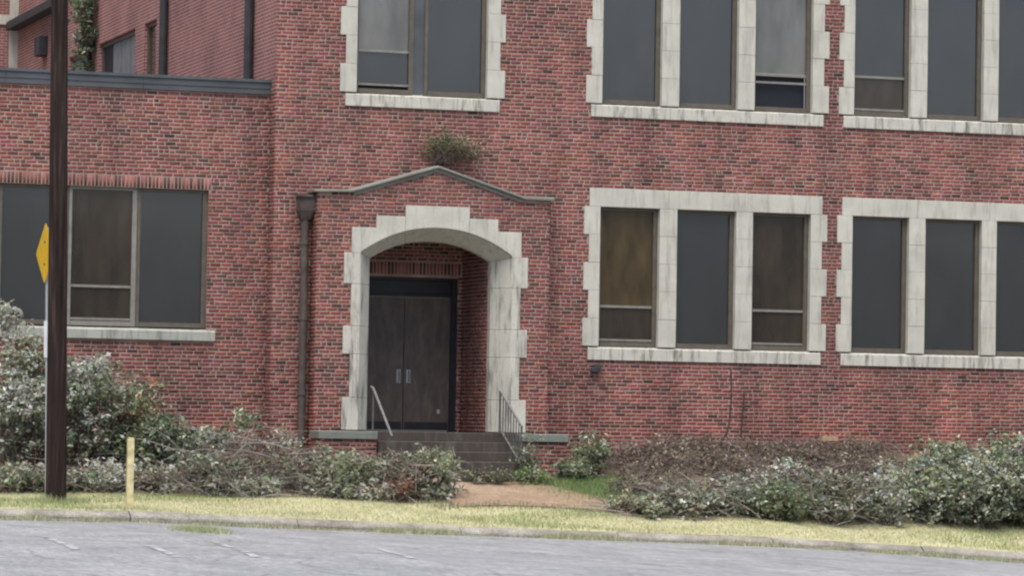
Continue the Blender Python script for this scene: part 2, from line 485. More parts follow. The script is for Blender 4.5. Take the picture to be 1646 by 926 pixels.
# ------------------------------------------------------------------ brickwork
COURSE, BL, JT, PROUD = 0.0613, 0.180, 0.0165, 0.007
def brick_colors(n, X, Z, redden):
    """fired colours: reds, plums, browns and over-burnt darks; orange clay splash low on the wall"""
    base = np.array([0.250, 0.102, 0.090])
    c = np.tile(base, (n, 1))
    c *= rng.normal(1.0, 0.13, (n, 1)).clip(0.55, 1.4)
    c[:, 1] *= rng.normal(1.0, 0.08, n).clip(0.7, 1.3); c[:, 2] *= rng.normal(1.0, 0.09, n).clip(0.7, 1.3)
    k = rng.random(n)
    dark = k < 0.10
    c[dark] = np.array([0.112, 0.068, 0.061])*rng.normal(1, 0.22, (dark.sum(), 1)).clip(0.6, 1.5)
    br = (k > 0.10) & (k < 0.25)
    c[br] = np.array([0.168, 0.078, 0.066])*rng.normal(1, 0.2, (br.sum(), 1)).clip(0.6, 1.5)
    og = (k > 0.97)
    c[og] = np.array([0.27, 0.092, 0.070])*rng.normal(1, 0.12, (og.sum(), 1))
    low = np.clip((2.6-Z)/1.8, 0, 1)*redden
    pat = 0.5+0.5*np.sin(X*0.9+1.3*np.sin(Z*1.7))
    w = (low*(0.35+0.65*pat)*0.8)[:, None]
    c = c*(1-w) + (c*np.array([1.15, 0.85, 0.75]) + np.array([0.02, 0.004, 0.0]))*w
    return c
def lay(a0, a1, z0, z1, intervals, z_off=0.0, seed=0):
    """brick rectangles (a0,a1,z0,z1) in a running bond inside interval(z)"""
    rr = random.Random(seed); out = []
    row0 = int(math.floor((z0-z_off)/COURSE))
    z = row0*COURSE+z_off; row = row0
    while z < z1:
        zm = z+COURSE/2
        if zm > z0:
            jitter = rr.uniform(-0.032, 0.032)
            for s, e in intervals(zm):
                s = max(s, a0); e = min(e, a1)
                if e-s < 0.03: continue
                k = math.floor((s - (row % 2)*BL/2 - jitter)/BL)
                a = k*BL + (row % 2)*BL/2 + jitter
                while a < e:
                    segs = [(a, a+BL)]
                    if rr.random() < 0.09: segs = [(a, a+BL/2), (a+BL/2, a+BL)]
                    for p, q in segs:
                        p2, q2 = max(p, s-0.004), min(q, e+0.004)
                        if q2-p2 > 0.035: out.append((p2+JT/2*(p2 > s), q2-JT/2*(q2 < e), z+JT/2, z+COURSE-JT/2))
                    a += BL
        z += COURSE; row += 1
    return np.array(out)
BR_F = np.array([(0, 1, 2, 3), (4, 5, 1, 0), (5, 6, 2, 1), (6, 7, 3, 2), (7, 4, 0, 3)])
def brick_mesh(name, R, colors, to_world, depth=PROUD, inset=0.0025):
    """front face slightly inset, sides running back into the mortar; to_world(a, d, z) with d<0 outward"""
    n = len(R)
    off = rng.normal(0, 0.0016, n)
    V = np.zeros((n, 8, 3))
    tilt = rng.normal(0, 0.0012, (n, 2))
    for i, (sa, sz) in enumerate(((0, 0), (1, 0), (1, 1), (0, 1))):
        A = np.where(sa, R[:, 1], R[:, 0]); Z = np.where(sz, R[:, 3], R[:, 2])
        V[:, i, 0] = A + (inset if sa == 0 else -inset); V[:, i, 2] = Z + (inset if sz == 0 else -inset)
        V[:, i, 1] = -depth + off + (tilt[:, 0] if sa else -tilt[:, 0]) + (tilt[:, 1] if sz else -tilt[:, 1])
        V[:, 4+i, 0] = A; V[:, 4+i, 2] = Z; V[:, 4+i, 1] = 0.004
    W = to_world(V.reshape(-1, 3))
    Fa = (np.arange(n)[:, None, None]*8 + BR_F[None]).reshape(-1, 4)
    return fast_mesh(name, W, Fa, np.repeat(colors, 8, axis=0))
BRICK_VARIANTS = []
def single_bricks(parent, R, plane, count, pref=None):
    """the bricks that show largest as objects of their own; returns the rest"""
    full = np.where(np.abs(R[:, 1]-R[:, 0]-(BL-JT)) < 0.002)[0]
    if pref is not None: full = full[np.argsort(pref(R[full]))]
    pick = full[:count]
    if not BRICK_VARIANTS:
        for i in range(14):
            w, h = BL-JT, COURSE-JT
            cc = brick_colors(1, np.zeros(1), np.full(1, 5.0), 0)
            if i in (0, 5): cc = np.array([[0.112, 0.068, 0.061]])
            BRICK_VARIANTS.append(brick_mesh('brick', np.array([[-w/2, w/2, -h/2, h/2]]), cc, lambda P: P))
            BRICK_VARIANTS[-1].materials.append(M['brick'])
    for i in pick:
        a0, a1, z0, z1 = R[i]
        o = bpy.data.objects.new('brick', random.choice(BRICK_VARIANTS))
        col.objects.link(o); par(o, parent)
        o.location = ((a0+a1)/2, plane+random.gauss(0, 0.0012), (z0+z1)/2)
    keep = np.ones(len(R), bool); keep[pick] = False
    return R[keep]
def cut(span, holes):
    """interval(z) for one span minus hole rectangles (a0,a1,z0,z1)"""
    def f(z):
        iv = [span]
        for a0, a1, z0, z1 in holes:
            if z0 < z < z1:
                nx = []
                for s, e in iv:
                    if a1 <= s or a0 >= e: nx.append((s, e)); continue
                    if a0 > s: nx.append((s, a0))
                    if a1 < e: nx.append((a1, e))
                iv = nx
        return iv
    return f
def slab(name, a0, a1, z0, z1, d0, d1, holes, to_world, mat, parent):
    """wall body with rectangular openings through it"""
    As = sorted({a0, a1, *[min(max(h[i], a0), a1) for h in holes for i in (0, 1)]})
    Zs = sorted({z0, z1, *[min(max(h[i], z0), z1) for h in holes for i in (2, 3)]})
    def solid(i, j):
        if not (0 <= i < len(As)-1 and 0 <= j < len(Zs)-1): return False
        am, zm = (As[i]+As[i+1])/2, (Zs[j]+Zs[j+1])/2
        return not any(h[0] < am < h[1] and h[2] < zm < h[3] for h in holes)
    mb = MB()
    for i in range(len(As)-1):
        for j in range(len(Zs)-1):
            if not solid(i, j): continue
            p, q, s, t = As[i], As[i+1], Zs[j], Zs[j+1]
            mb.quad((p, d0, s), (q, d0, s), (q, d0, t), (p, d0, t))
            mb.quad((q, d1, s), (p, d1, s), (p, d1, t), (q, d1, t))
            if not solid(i-1, j): mb.quad((p, d1, s), (p, d0, s), (p, d0, t), (p, d1, t))
            if not solid(i+1, j): mb.quad((q, d0, s), (q, d1, s), (q, d1, t), (q, d0, t))
            if not solid(i, j-1): mb.quad((p, d1, s), (q, d1, s), (q, d0, s), (p, d0, s))
            if not solid(i, j+1): mb.quad((p, d0, t), (q, d0, t), (q, d1, t), (p, d1, t))
    W = to_world(np.array(mb.v))
    me = fast_mesh(name, W, np.array(mb.f))
    return link(name, me, mat, parent)
def facade(Y):
    return lambda P: P + np.array([0, Y, 0])

# ------------------------------------------------------------------ main school block
school = thing('school_building', 'two-storey red brick school with stone-trimmed windows and gabled arched doorway', 'building', (0.3, 0, 0.6))
TOP = 10.6
XL, XR = -2.31, 14.6
groups = []      # (panes, surround x0, x1, quoin x0, x1)
G1 = dict(p=[(3.19, 4.23), (4.535, 5.58), (5.875, 6.915)], s=(3.0, 7.12), q=(2.91, 7.21))
G2 = dict(p=[(7.67, 8.705), (9.005, 10.05), (10.325, 11.365)], s=(7.48, 11.56), q=(7.395, 11.65))
MW = dict(p=[(-0.99, 1.21)], s=(-1.175, 1.425), q=(-1.265, 1.51))
LOW, UPP = (2.57, 2.80, 5.085, 5.39), (6.56, 6.785, 9.07, 9.38)
wins = [(G1, LOW), (G1, UPP), (G2, LOW), (G2, UPP), (MW, UPP)]
def quoin_levels(zs):
    """(z0, z1, wide) blocks between sill top and lintel bottom"""
    h = (zs[2]-zs[1])/5
    return [(zs[1]+i*h, zs[1]+(i+1)*h, i % 2 == 0) for i in range(5)]
holes_wall, holes_brick = [], []
for G, zs in wins:
    holes_wall.append((G['s'][0]+0.03, G['s'][1]-0.03, zs[0]+0.03, zs[3]-0.03))
    holes_brick.append((*G['s'], zs[0], zs[3]))
    for z0, z1, wide in quoin_levels(zs):
        if wide: holes_brick.append((*G['q'], z0, z1))
DOOR_C = 0.30
PX0, PX1 = -1.69, 2.21            # porch front edges
holes_wall.append((DOOR_C-1.15, DOOR_C+1.15, 1.0, 4.7))
porch_hole = (PX0+0.02, PX1-0.02, 0, 5.1)
wall = slab('wall', XL, XR, 0.0, TOP, 0.0, 0.32, holes_wall, facade(0), M['mortar'], school)
R = lay(XL, XR, 0.4, TOP, cut((XL, XR), holes_brick+[porch_hole]), 0.0, 1)
cent = (R[:, 0]+R[:, 1])/2
o = link('brickwork', brick_mesh('brickwork', R, brick_colors(len(R), cent, R[:, 2], 1.0), facade(0)), M['brick'], wall)
tag(o, kind='stuff')
# left flank (recedes): procedural bond
FL_H = [(8.73, 9.75, 6.0, 8.78), (10.55, 13.80, 6.0, 8.78), (14.86, 16.7, 6.0, 8.78)]
def flank_map(P):
    return np.stack([XL - 0.002 + P[:, 1], P[:, 0], P[:, 2]], axis=1)
flank = slab('side_wall', 0.005, 22.4, 0.0, 13.0, 0.0, 0.3, FL_H, flank_map, M['far_brick'], school)
slab('roof', XL+0.05, XR, 0.3, 22.4, 0.0, 0.1, [], lambda P: np.stack([P[:, 0], P[:, 2], TOP-0.35+P[:, 1]], axis=1), M['roof'], school)

def stone(name, *c, mat='stone', par_=school, bevel=0.0035):
    c = list(c)
    return box(name, M[mat], par_, *c, bevel=bevel)
FACE = -0.028
J = 0.0016
def window_group(G, zs, kinds):
    sx0, sx1 = G['s']; qx0, qx1 = G['q']; ps = G['p']
    z0, z1, z2, z3 = zs
    yb = 0.13
    # lintel and sill courses split at the mullion centres
    cuts = [sx0] + [(a[1]+b[0])/2 for a, b in zip(ps, ps[1:])] + [sx1]
    if len(ps) == 1: cuts = [sx0, (ps[0][0]+ps[0][1])/2-0.02, sx1]
    for a, b in zip(cuts, cuts[1:]):
        stone('lintel_stone', a+J, b-J, FACE, yb, z2+J, z3)
        mb = MB()   # sill with a weathered slope on top
        a_, b_ = a+J, b-J
        pr = [(FACE-0.012, z0), (FACE-0.012, z1-0.035), (yb-0.02, z1-0.002), (yb-0.02, z0)]
        for xx in (a_, b_): mb.v += [(xx, y, z) for y, z in pr]
        mb.f = [(0, 1, 2, 3), (7, 6, 5, 4)] + [((i+1) % 4, i, 4+i, 4+(i+1) % 4) for i in range(4)]
        mb.build('sill_stone', M['sill'], school, 0.006)
    for za, zb, wide in quoin_levels(zs):
        e = random.uniform(-0.003, 0.003)
        stone('quoin_stone', (qx0 if wide else sx0), ps[0][0], FACE+e, yb, za+J, zb-J)
        stone('quoin_stone', ps[-1][1], (qx1 if wide else sx1), FACE-e, yb, za+J, zb-J)
        for a, b in zip(ps, ps[1:]):
            stone('mullion_stone', a[1], b[0], FACE+random.uniform(-0.002, 0.002), yb, za+J, zb-J)
    for (a, b), kd in zip(ps, kinds):
        make_window(school, a, b, z1, z2, kd)
def make_window(parent, x0, x1, z0, z1, kind, Y=0.0, frame_mat='bronze'):
    """bronze frame set back in the opening with screen or sashes"""
    y0, y1 = Y+0.075, Y+0.15
    fw = 0.05
    fm = MB()
    fm.box(x0, x0+fw, y0, y1, z0, z1); fm.box(x1-fw*1.5, x1, y0, y1, z0, z1)
    fm.box(x0+fw, x1-fw*1.5, y0+0.002, y1, z1-fw, z1)
    fm.box(x0+fw, x1-fw*1.5, y0-0.02, y1, z0, z0+0.075)
    win = fm.build('window', M[frame_mat], parent)
    a, b, c, d = x0+fw, x1-fw*1.5, z0+0.075, z1-fw
    yp = Y+0.118
    if kind == 'screen':
        box('screen', M['screen'], win, a, b, yp, yp+0.012, c, d)
    else:
        pane, bar_f, style = kind
        zb = c+(d-c)*bar_f
        if style == 'open':
            box('pane', M[pane], win, a, b, yp, yp+0.012, zb+0.025, d)
            zo = c+(d-c)*bar_f*0.82
            box('sash_rail', M['grey_frame'], win, a, b, yp-0.02, yp+0.02, zb-0.025, zb+0.02)
            box('sash_rail', M['grey_frame'], win, a, b, yp-0.035, yp-0.005, zo-0.05, zo-0.015)
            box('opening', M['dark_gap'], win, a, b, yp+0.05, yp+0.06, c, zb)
        else:
            box('pane', M[pane], win, a, b, yp, yp+0.012, zb+0.02, d)
            box('pane', M['brown_pane' if pane != 'grey_pane' else 'screen'], win, a, b, yp+0.006, yp+0.016, c+(0.07 if style == 'gap' else 0.0), zb-0.02)
            box('sash_rail', M['grey_frame'], win, a, b, yp-0.022, yp+0.018, zb-0.02, zb+0.02)
            box('sash_rail', M['grey_frame'], win, a, b, yp-0.03, yp+0.004, c+(0.055 if style == 'gap' else 0.015), c+(0.085 if style == 'gap' else 0.05))
            if style == 'gap':
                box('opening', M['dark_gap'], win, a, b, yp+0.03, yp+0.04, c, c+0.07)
    return win
window_group(G1, LOW, [('amber_pane', 0.27, 'shut'), 'screen', ('brown_pane', 0.27, 'shut')])
window_group(G1, UPP, ['screen', 'screen', ('grey_pane', 0.25, 'open')])
window_group(G2, LOW, ['screen', 'screen', 'screen'])
window_group(G2, UPP, [('screen', 0.27, 'shut'), 'screen', 'screen'])
# wide window over the door: stone surround, then two lights with a double mullion
window_group(MW, UPP, [])
make_window(school, -0.99, -0.02, UPP[1], UPP[2], ('grey_pane', 0.285, 'gap'))
make_window(school, 0.17, 1.21, UPP[1], UPP[2], 'screen')
box('mullion_cover', M['coping_metal'], school, -0.02, 0.17, 0.10, 0.15, UPP[1]+0.01, UPP[2])

# ------------------------------------------------------------------ porch
PY = -0.35
gable = [(PX0, 5.13), (-1.14, 5.15), (0.29, 5.585), (1.76, 5.13), (PX1, 5.12)]
def gable_top(xv):
    for (x0, z0), (x1, z1) in zip(gable, gable[1:]):
        if x0 <= xv <= x1: return z0+(z1-z0)*(xv-x0)/(x1-x0)
    return 5.1
D_OUT = [(1.42, 0.4, 4.60), (1.02, 4.5, 4.795), (0.54, 4.7, 4.975)]     # half width, z range of the stepped head
door_quoins = [(1.36, 1.88, True), (1.88, 2.57, False), (2.57, 3.02, True), (3.02, 3.69, False), (3.69, 4.13, True)]
def porch_iv(z):
    s, e = PX0, PX1
    if z > 5.1:
        xs = [xv for xv in np.linspace(PX0, PX1, 200) if gable_top(xv) > z+0.02]
        if not xs: return []
        s, e = min(xs), max(xs)
    w = 0
    for hw, z0, z1 in D_OUT:
        if z0 < z < z1: w = max(w, hw)
    for z0, z1, wide in door_quoins:
        if wide and z0 < z < z1: w = 1.54
    if w == 0: return [(s, e)]
    return [(s, DOOR_C-w), (DOOR_C+w, e)]
pm = MB()
half = 1.30
pm.prism([(PX0+.004, 0.3), (DOOR_C-half, 0.3), (DOOR_C-half, 4.55), (DOOR_C-0.95, 4.55), (DOOR_C-0.95, 4.72), (DOOR_C+0.95, 4.72), (DOOR_C+0.95, 4.55), (DOOR_C+half, 4.55), (DOOR_C+half, 0.3), (PX1-.004, 0.3)] + [(xg, zg) for xg, zg in reversed([(PX0+.004, 5.13)]+gable[1:4]+[(PX1-.004, 5.12)])], PY, 0.02)
porch = pm.build('porch_wall', M['mortar'], school)
R = lay(PX0, PX1, 0.4, 5.6, porch_iv, 0.0, 2)
R = single_bricks(porch, R, PY, 300, lambda Q: np.abs(Q[:, 2]-4.2))
cent = (R[:, 0]+R[:, 1])/2
tag(link('brickwork', brick_mesh('brickwork', R, brick_colors(len(R), cent, R[:, 2], 1.0), facade(PY)), M['brick'], porch), kind='stuff')
# porch return faces
for sgn, xe in ((-1, PX0), (1, PX1)):
    R = lay(PY, 0.0, 0.4, 5.1, lambda z: [(PY, 0.0)], 0.0, 3)
    mp = (lambda P, xe=xe, sgn=sgn: np.stack([xe - sgn*P[:, 1], P[:, 0], P[:, 2]], axis=1))
    tag(link('brickwork', brick_mesh('brickwork', R, brick_colors(len(R), R[:, 0], R[:, 2], 1.0), mp), M['brick'], porch), kind='stuff')
# coping stones along the gable, in lengths
def coping_run(p, q, n, th=0.052):
    for i in range(n):
        a = (p[0]+(q[0]-p[0])*i/n, p[1]+(q[1]-p[1])*i/n); b = (p[0]+(q[0]-p[0])*(i+1)/n, p[1]+(q[1]-p[1])*(i+1)/n)
        mb = MB()
        for xx, zz in (a, b):
            mb.v += [(xx, PY-0.075, zz), (xx, PY-0.075, zz+th*0.55), (xx, PY-0.055, zz+th*0.8), (xx, 0.01, zz+th*1.1), (xx, 0.01, zz)]
        mb.f = [(0, 1, 2, 3, 4), (9, 8, 7, 6, 5)] + [((k+1) % 5, k, 5+k, 5+(k+1) % 5) for k in range(5)]
        mb.build('coping_stone', M['old_stone'], school, 0.004)
coping_run((PX0-0.07, 5.13), (-1.14, 5.15), 1)
coping_run((-1.14, 5.15), (0.29, 5.585), 3)
coping_run((0.29, 5.585), (1.76, 5.13), 3)
coping_run((1.76, 5.13), (PX1+0.05, 5.125), 1, 0.07)
# bed mould under the coping
for p, q in (((-1.10, 5.10), (0.29, 5.525)), ((0.29, 5.525), (1.72, 5.08))):
    mb = MB()
    for xx, zz in (p, q): mb.v += [(xx, PY-0.03, zz), (xx, PY-0.03, zz+0.06), (xx, PY+0.02, zz+0.06), (xx, PY+0.02, zz)]
    mb.f = [(0, 1, 2, 3), (7, 6, 5, 4)] + [((k+1) % 4, k, 4+k, 4+(k+1) % 4) for k in range(4)]
    mb.build('coping_mould', M['old_stone'], school)
# stone doorway: splayed jambs with quoins and a flat pointed-arch head with stepped top
SF = PY-0.03
W_OUT, W_IN = 1.27, 1.02
Y_IN, Y_BACK = -0.02, 0.12
for sgn in (-1, 1):
    for z0, z1, wide in door_quoins:
        wo_ = 1.54 if wide else 1.42
        pts = [(wo_, SF), (W_OUT, SF), (W_IN, Y_IN), (W_IN, Y_BACK), (wo_, Y_BACK)]
        pts = [(DOOR_C+sgn*a, b) for a, b in pts]
        if sgn > 0: pts = pts[::-1]
        mb = MB(); mb.prism_z(pts, z0+J, z1-J)
        if z1 > 4.1:      # springer: its bed slopes to meet the splayed arch
            for q in range(5):
                vx, vy, vz = mb.v[5+q]
                inner = abs(abs(vx-DOOR_C)-W_IN) < 0.01
                mb.v[5+q] = (vx, vy, 4.119 if inner else 4.188)
        mb.build('jamb_stone', M['sill'], school, 0.006)
def arc_out(t): return DOOR_C+W_OUT*t, 4.19+0.42*(1-abs(t)**2.15)
def arc_in(t): return DOOR_C+W_IN*t, 4.12+0.30*(1-abs(t)**2.15)
def head_piece(t0, t1, outline):
    """outline: top boundary points from t1 side back to t0 side"""
    mb = MB(); K = 15
    ts = [t0+(t1-t0)*i/(K-1) for i in range(K)]
    po = [arc_out(t) for t in ts]; pi = [arc_in(t) for t in ts]
    # roll moulding along the arris, then splay and soffit
    n = len(mb.v)
    front = [(x, SF, z) for x, z in po] + [(x, SF, z) for x, z in outline]
    mb.v += front; mb.f.append(tuple(range(n, n+len(front))))
    m_ = len(front); nb = len(mb.v)
    mb.v += [(x, Y_BACK, z) for x, z in outline]
    k0 = n+K
    for i in range(len(outline)-1): mb.f.append((k0+i, k0+i+1, nb+i+1, nb+i))
    ni = len(mb.v); mb.v += [(x, Y_IN, z) for x, z in pi]
    nk = len(mb.v); mb.v += [(x, Y_BACK, z) for x, z in pi]
    for i in range(K-1):
        mb.f.append((n+i+1, n+i, ni+i, ni+i+1)); mb.f.append((ni+i+1, ni+i, nk+i, nk+i+1))
    mb.build('arch_stone', M['stone'], school)
tc = 0.54/W_OUT
e = 0.002
head_piece(-tc+e, tc-e, [(DOOR_C+0.54-e, 4.975), (DOOR_C-0.54+e, 4.975)])
head_piece(-1.0, -tc-e, [(DOOR_C-0.54-e, 4.795), (DOOR_C-1.02, 4.795), (DOOR_C-1.02, 4.60), (DOOR_C-1.42, 4.60), (DOOR_C-1.42, 4.19), (DOOR_C-W_OUT, 4.19)])
head_piece(tc+e, 1.0, [(DOOR_C+W_OUT, 4.19), (DOOR_C+1.42, 4.19), (DOOR_C+1.42, 4.60), (DOOR_C+1.02, 4.60), (DOOR_C+1.02, 4.795), (DOOR_C+0.54+e, 4.795)])
# thin raised arris line following the arch
mb = MB(); mb.tube([(arc_out(t)[0], SF-0.004, arc_out(t)[1]+0.012) for t in np.linspace(-0.99, 0.99, 31)], 0.011, 6)
mb.build('arch_moulding', M['old_stone'], school)

# recess behind the doorway
DY = 1.5
LAND = 1.35
RX0, RX1 = DOOR_C-W_IN, DOOR_C+W_IN
rec = MB()
rec.box(RX0-0.15, RX0, Y_BACK+0.003, DY+0.2, 0.9, 4.7); rec.box(RX1, RX1+0.15, Y_BACK+0.003, DY+0.2, 0.9, 4.7)
rec.box(RX0, RX1, Y_BACK+0.003, DY+0.2, 4.52, 4.70)
rec.box(RX0, RX1, DY, DY+0.2, 3.90, 4.52)
DX0, DXM, DX1 = -0.45, 0.342, 1.136
rec.box(RX0, DX0-0.11, DY, DY+0.2, 0.9, 3.90)
rec.box(DX1+0.11, RX1, DY, DY+0.2, 0.9, 3.90)
recess = rec.build('recess_wall', M['mortar'], school)
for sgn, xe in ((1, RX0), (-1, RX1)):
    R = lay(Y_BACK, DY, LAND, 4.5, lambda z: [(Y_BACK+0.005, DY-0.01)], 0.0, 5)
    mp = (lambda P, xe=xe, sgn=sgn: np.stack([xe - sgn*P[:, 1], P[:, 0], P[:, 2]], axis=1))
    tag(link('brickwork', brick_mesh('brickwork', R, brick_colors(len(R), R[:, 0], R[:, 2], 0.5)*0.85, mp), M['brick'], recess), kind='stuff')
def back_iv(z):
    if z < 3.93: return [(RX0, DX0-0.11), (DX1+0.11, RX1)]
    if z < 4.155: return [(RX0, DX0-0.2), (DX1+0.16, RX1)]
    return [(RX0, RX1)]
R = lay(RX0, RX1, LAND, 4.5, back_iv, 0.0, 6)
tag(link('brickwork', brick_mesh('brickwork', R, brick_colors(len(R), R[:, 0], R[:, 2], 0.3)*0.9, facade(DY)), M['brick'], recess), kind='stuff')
def soldiers(parent, x0, x1, z0, z1, Y):
    n = int(round((x1-x0)/COURSE)); w = (x1-x0)/n
    for kk in range(5):
        cc = brick_colors(1, np.zeros(1), np.full(1, 5.0), 0)*1.0
        me = brick_mesh('brick', np.array([[-w/2+JT/2, w/2-JT/2, -(z1-z0)/2+JT/2, (z1-z0)/2-JT/2]]), cc, lambda P: P)
        me.materials.append(M['brick'])
        soldier_m[kk] = me
    for i in range(n):
        o = bpy.data.objects.new('brick', soldier_m[random.randrange(5)]); col.objects.link(o); par(o, parent)
        o.location = (x0+w*(i+0.5), Y+random.gauss(0, 0.001), (z0+z1)/2)
soldier_m = [None]*5
soldiers(recess, DX0-0.2, DX1+0.16, 3.94, 4.15, DY)
# door set
fr = MB()
fr.box(DX0-0.108, DX0-0.01, DY+0.02, DY+0.16, LAND, 3.895); fr.box(DX1+0.01, DX1+0.108, DY+0.02, DY+0.16, LAND, 3.895)
fr.box(DX0-0.01, DX1+0.01, DY+0.02, DY+0.16, 3.85, 3.895)
fr.box(DX0-0.01, DX1+0.01, DY+0.02, DY+0.16, 3.575, 3.62)
fr.build('door_frame', M['door_dark'], school, 0.004)
box('transom_panel', M['door_dark'], school, DX0-0.01, DX1+0.01, DY+0.08, DY+0.11, 3.62, 3.85)
for a, b, hs in ((DX0, DXM-0.006, 1), (DXM+0.006, DX1, -1)):
    leaf = box('door', M['door'], school, a, b, DY+0.05, DY+0.10, LAND+0.03, 3.57, bevel=0.006)
    hx_ = DXM - hs*0.085
    box('handle_plate', M['galv'], leaf, hx_-0.035, hx_+0.035, DY+0.042, DY+0.05, LAND+0.80, LAND+1.02, bevel=0.004)
    MB().tube([(hx_, DY+0.045, LAND+0.82), (hx_, DY+0.0, LAND+0.84), (hx_, DY+0.0, LAND+0.98), (hx_, DY+0.045, LAND+1.0)], 0.011, 8).build('handle', M['steel'], leaf)
    box('kick_strip', M['door_dark'], leaf, a+0.02, b-0.02, DY+0.044, DY+0.05, LAND+0.04, LAND+0.16)
box('lower_lock', M['galv'], school, 0.93, 0.975, DY+0.035, DY+0.05, LAND+0.30, LAND+0.37, bevel=0.004)
# downpipe and hopper in the corner left of the porch
px_ = PX0-0.13
dp = MB()
dp.tube([(px_, -0.085, 1.2), (px_, -0.085, 4.75)], 0.062, 10)
for zb in (1.9, 3.1, 4.3): dp.tube([(px_, -0.085, zb), (px_, -0.085, zb+0.07)], 0.074, 10)
dpo = dp.build('downpipe', M['pipe'], school)
hp = MB()
hp.v = [(px_-0.07, -0.15, 4.70), (px_+0.07, -0.15, 4.70), (px_+0.07, -0.01, 4.70), (px_-0.07, -0.01, 4.70),
        (px_-0.11, -0.20, 4.84), (px_+0.125, -0.23, 4.84), (px_+0.125, -0.01, 4.84), (px_-0.13, -0.01, 4.84),
        (px_-0.11, -0.20, 5.06), (px_+0.125, -0.23, 5.06), (px_+0.125, -0.01, 5.06), (px_-0.13, -0.01, 5.06)]
hp.f = [(0, 3, 2, 1), (8, 9, 10, 11)] + [(b+i, b+(i+1) % 4, b+4+(i+1) % 4, b+4+i) for b in (0, 4) for i in range(4)]
hp.box(px_-0.15, px_+0.126, -0.25, -0.012, 5.06, 5.10)
hp.build('hopper', M['pipe'], dpo)
# wall lamp under the sill
wl = on_y(955, 592, 0)
lb = MB(); lb.box(wl[0]-0.02, wl[0]+0.10, -0.03, -0.009, wl[2]-0.05, wl[2]+0.06)
lb.prism([(wl[0]-0.09, wl[2]-0.06), (wl[0]+0.03, wl[2]-0.075), (wl[0]+0.09, wl[2]+0.045), (wl[0]-0.07, wl[2]+0.0)], -0.14, -0.03)
lb.build('wall_lamp', M['dark_pipe'], school, 0.005)
# flank wall fittings
for (y0, y1, z0, z1), kinds in zip(FL_H, (('brown_pane',), ('dark_gap', 'grey_frame', 'bronze', 'grey_frame'), ('bronze', 'brown_pane'))):
    fm = MB()
    for a, b, c, d in ((y0, y0+0.06, z0, z1), (y1-0.06, y1, z0, z1), (y0+0.06, y1-0.06, z1-0.07, z1)):
        fm.box(XL+0.06, XL+0.16, a, b, c, d)
    w_ = fm.build('window', M['bronze'], school)
    n = len(kinds)
    for i, kd in enumerate(kinds):
        a = y1-0.06-(y1-y0-0.12)*(i+1)/n; b = y1-0.06-(y1-y0-0.12)*i/n
        box('boarded_panel' if kd != 'brown_pane' else 'pane', M[{'grey_frame': 'board', 'bronze': 'board'}.get(kd, kd)], w_, XL+0.10, XL+0.13, a+0.02, b-0.02, z0, z1-0.07)
for yy in (1.52, 7.8):
    MB().tube([(XL-0.09, yy, 6.6), (XL-0.09, yy, 12.5)], 0.075, 10).build('downpipe', M['dark_pipe'], school)
MB().tube([(XL-0.07, 14.4, 6.6), (XL-0.07, 14.4, 8.3), (XL-0.06, 14.4, 12.5)], 0.05, 8).build('downpipe', M['dark_pipe'], school)
box('gutter', M['dark_pipe'], school, XL-0.28, XL-0.002, 17.5, 22.35, 9.88, 10.06, bevel=0.01)
box('louvre_box', M['dark_pipe'], school, XL-0.20, XL-0.002, 19.0, 19.5, 9.05, 9.45, bevel=0.01)

# ------------------------------------------------------------------ entrance steps
steps = thing('entrance_steps', 'worn dark concrete steps between stone-capped brick cheek walls at the arched doorway', 'steps', (0.4, -1.2, 0.6))
SX0, SX1 = -0.80, 1.58
RISE = 0.152
box('landing', M['step'], steps, RX0+0.01, RX1-0.01, -0.05, DY+0.02, LAND-0.5, LAND)
box('step', M['step'], steps, SX0, SX1, -0.78, -0.052, LAND-0.6, LAND-0.002, bevel=0.008)
for i in range(1, 5):
    yf = -0.78-0.30*i
    box('step', M['step'], steps, SX0+0.004*i, SX1-0.004*i, yf, yf+0.302, 0.3, LAND-RISE*i, bevel=0.008)
for cx0, cx1 in ((-1.73, SX0-0.012), (SX1+0.012, 2.37)):
    cw = box('cheek_wall', M['mortar'], steps, cx0, cx1, -0.92, PY-0.012, 0.2, 1.215)
    R = lay(cx0, cx1, 0.3, 1.215, lambda z: [(cx0, cx1)], 0.0, 8)
    R = single_bricks(cw, R, -0.92, 60)
    tag(link('brickwork', brick_mesh('brickwork', R, brick_colors(len(R), R[:, 0], R[:, 2], 1.0), facade(-0.92)), M['brick'], cw), kind='stuff')
    for xe, sgn in ((cx0, -1), (cx1, 1)):
        R = lay(-0.92, PY, 0.3, 1.215, lambda z: [(-0.92, PY-0.012)], 0.0, 9)
        mp = (lambda P, xe=xe, sgn=sgn: np.stack([xe - sgn*P[:, 1], P[:, 0], P[:, 2]], axis=1))
        tag(link('brickwork', brick_mesh('brickwork', R, brick_colors(len(R), R[:, 0], R[:, 2], 1.0), mp), M['brick'], cw), kind='stuff')
    box('cap_stone', M['moss_stone'], steps, cx0-0.035, cx1+0.008, -0.965, PY-0.034, 1.216, 1.345, bevel=0.01)
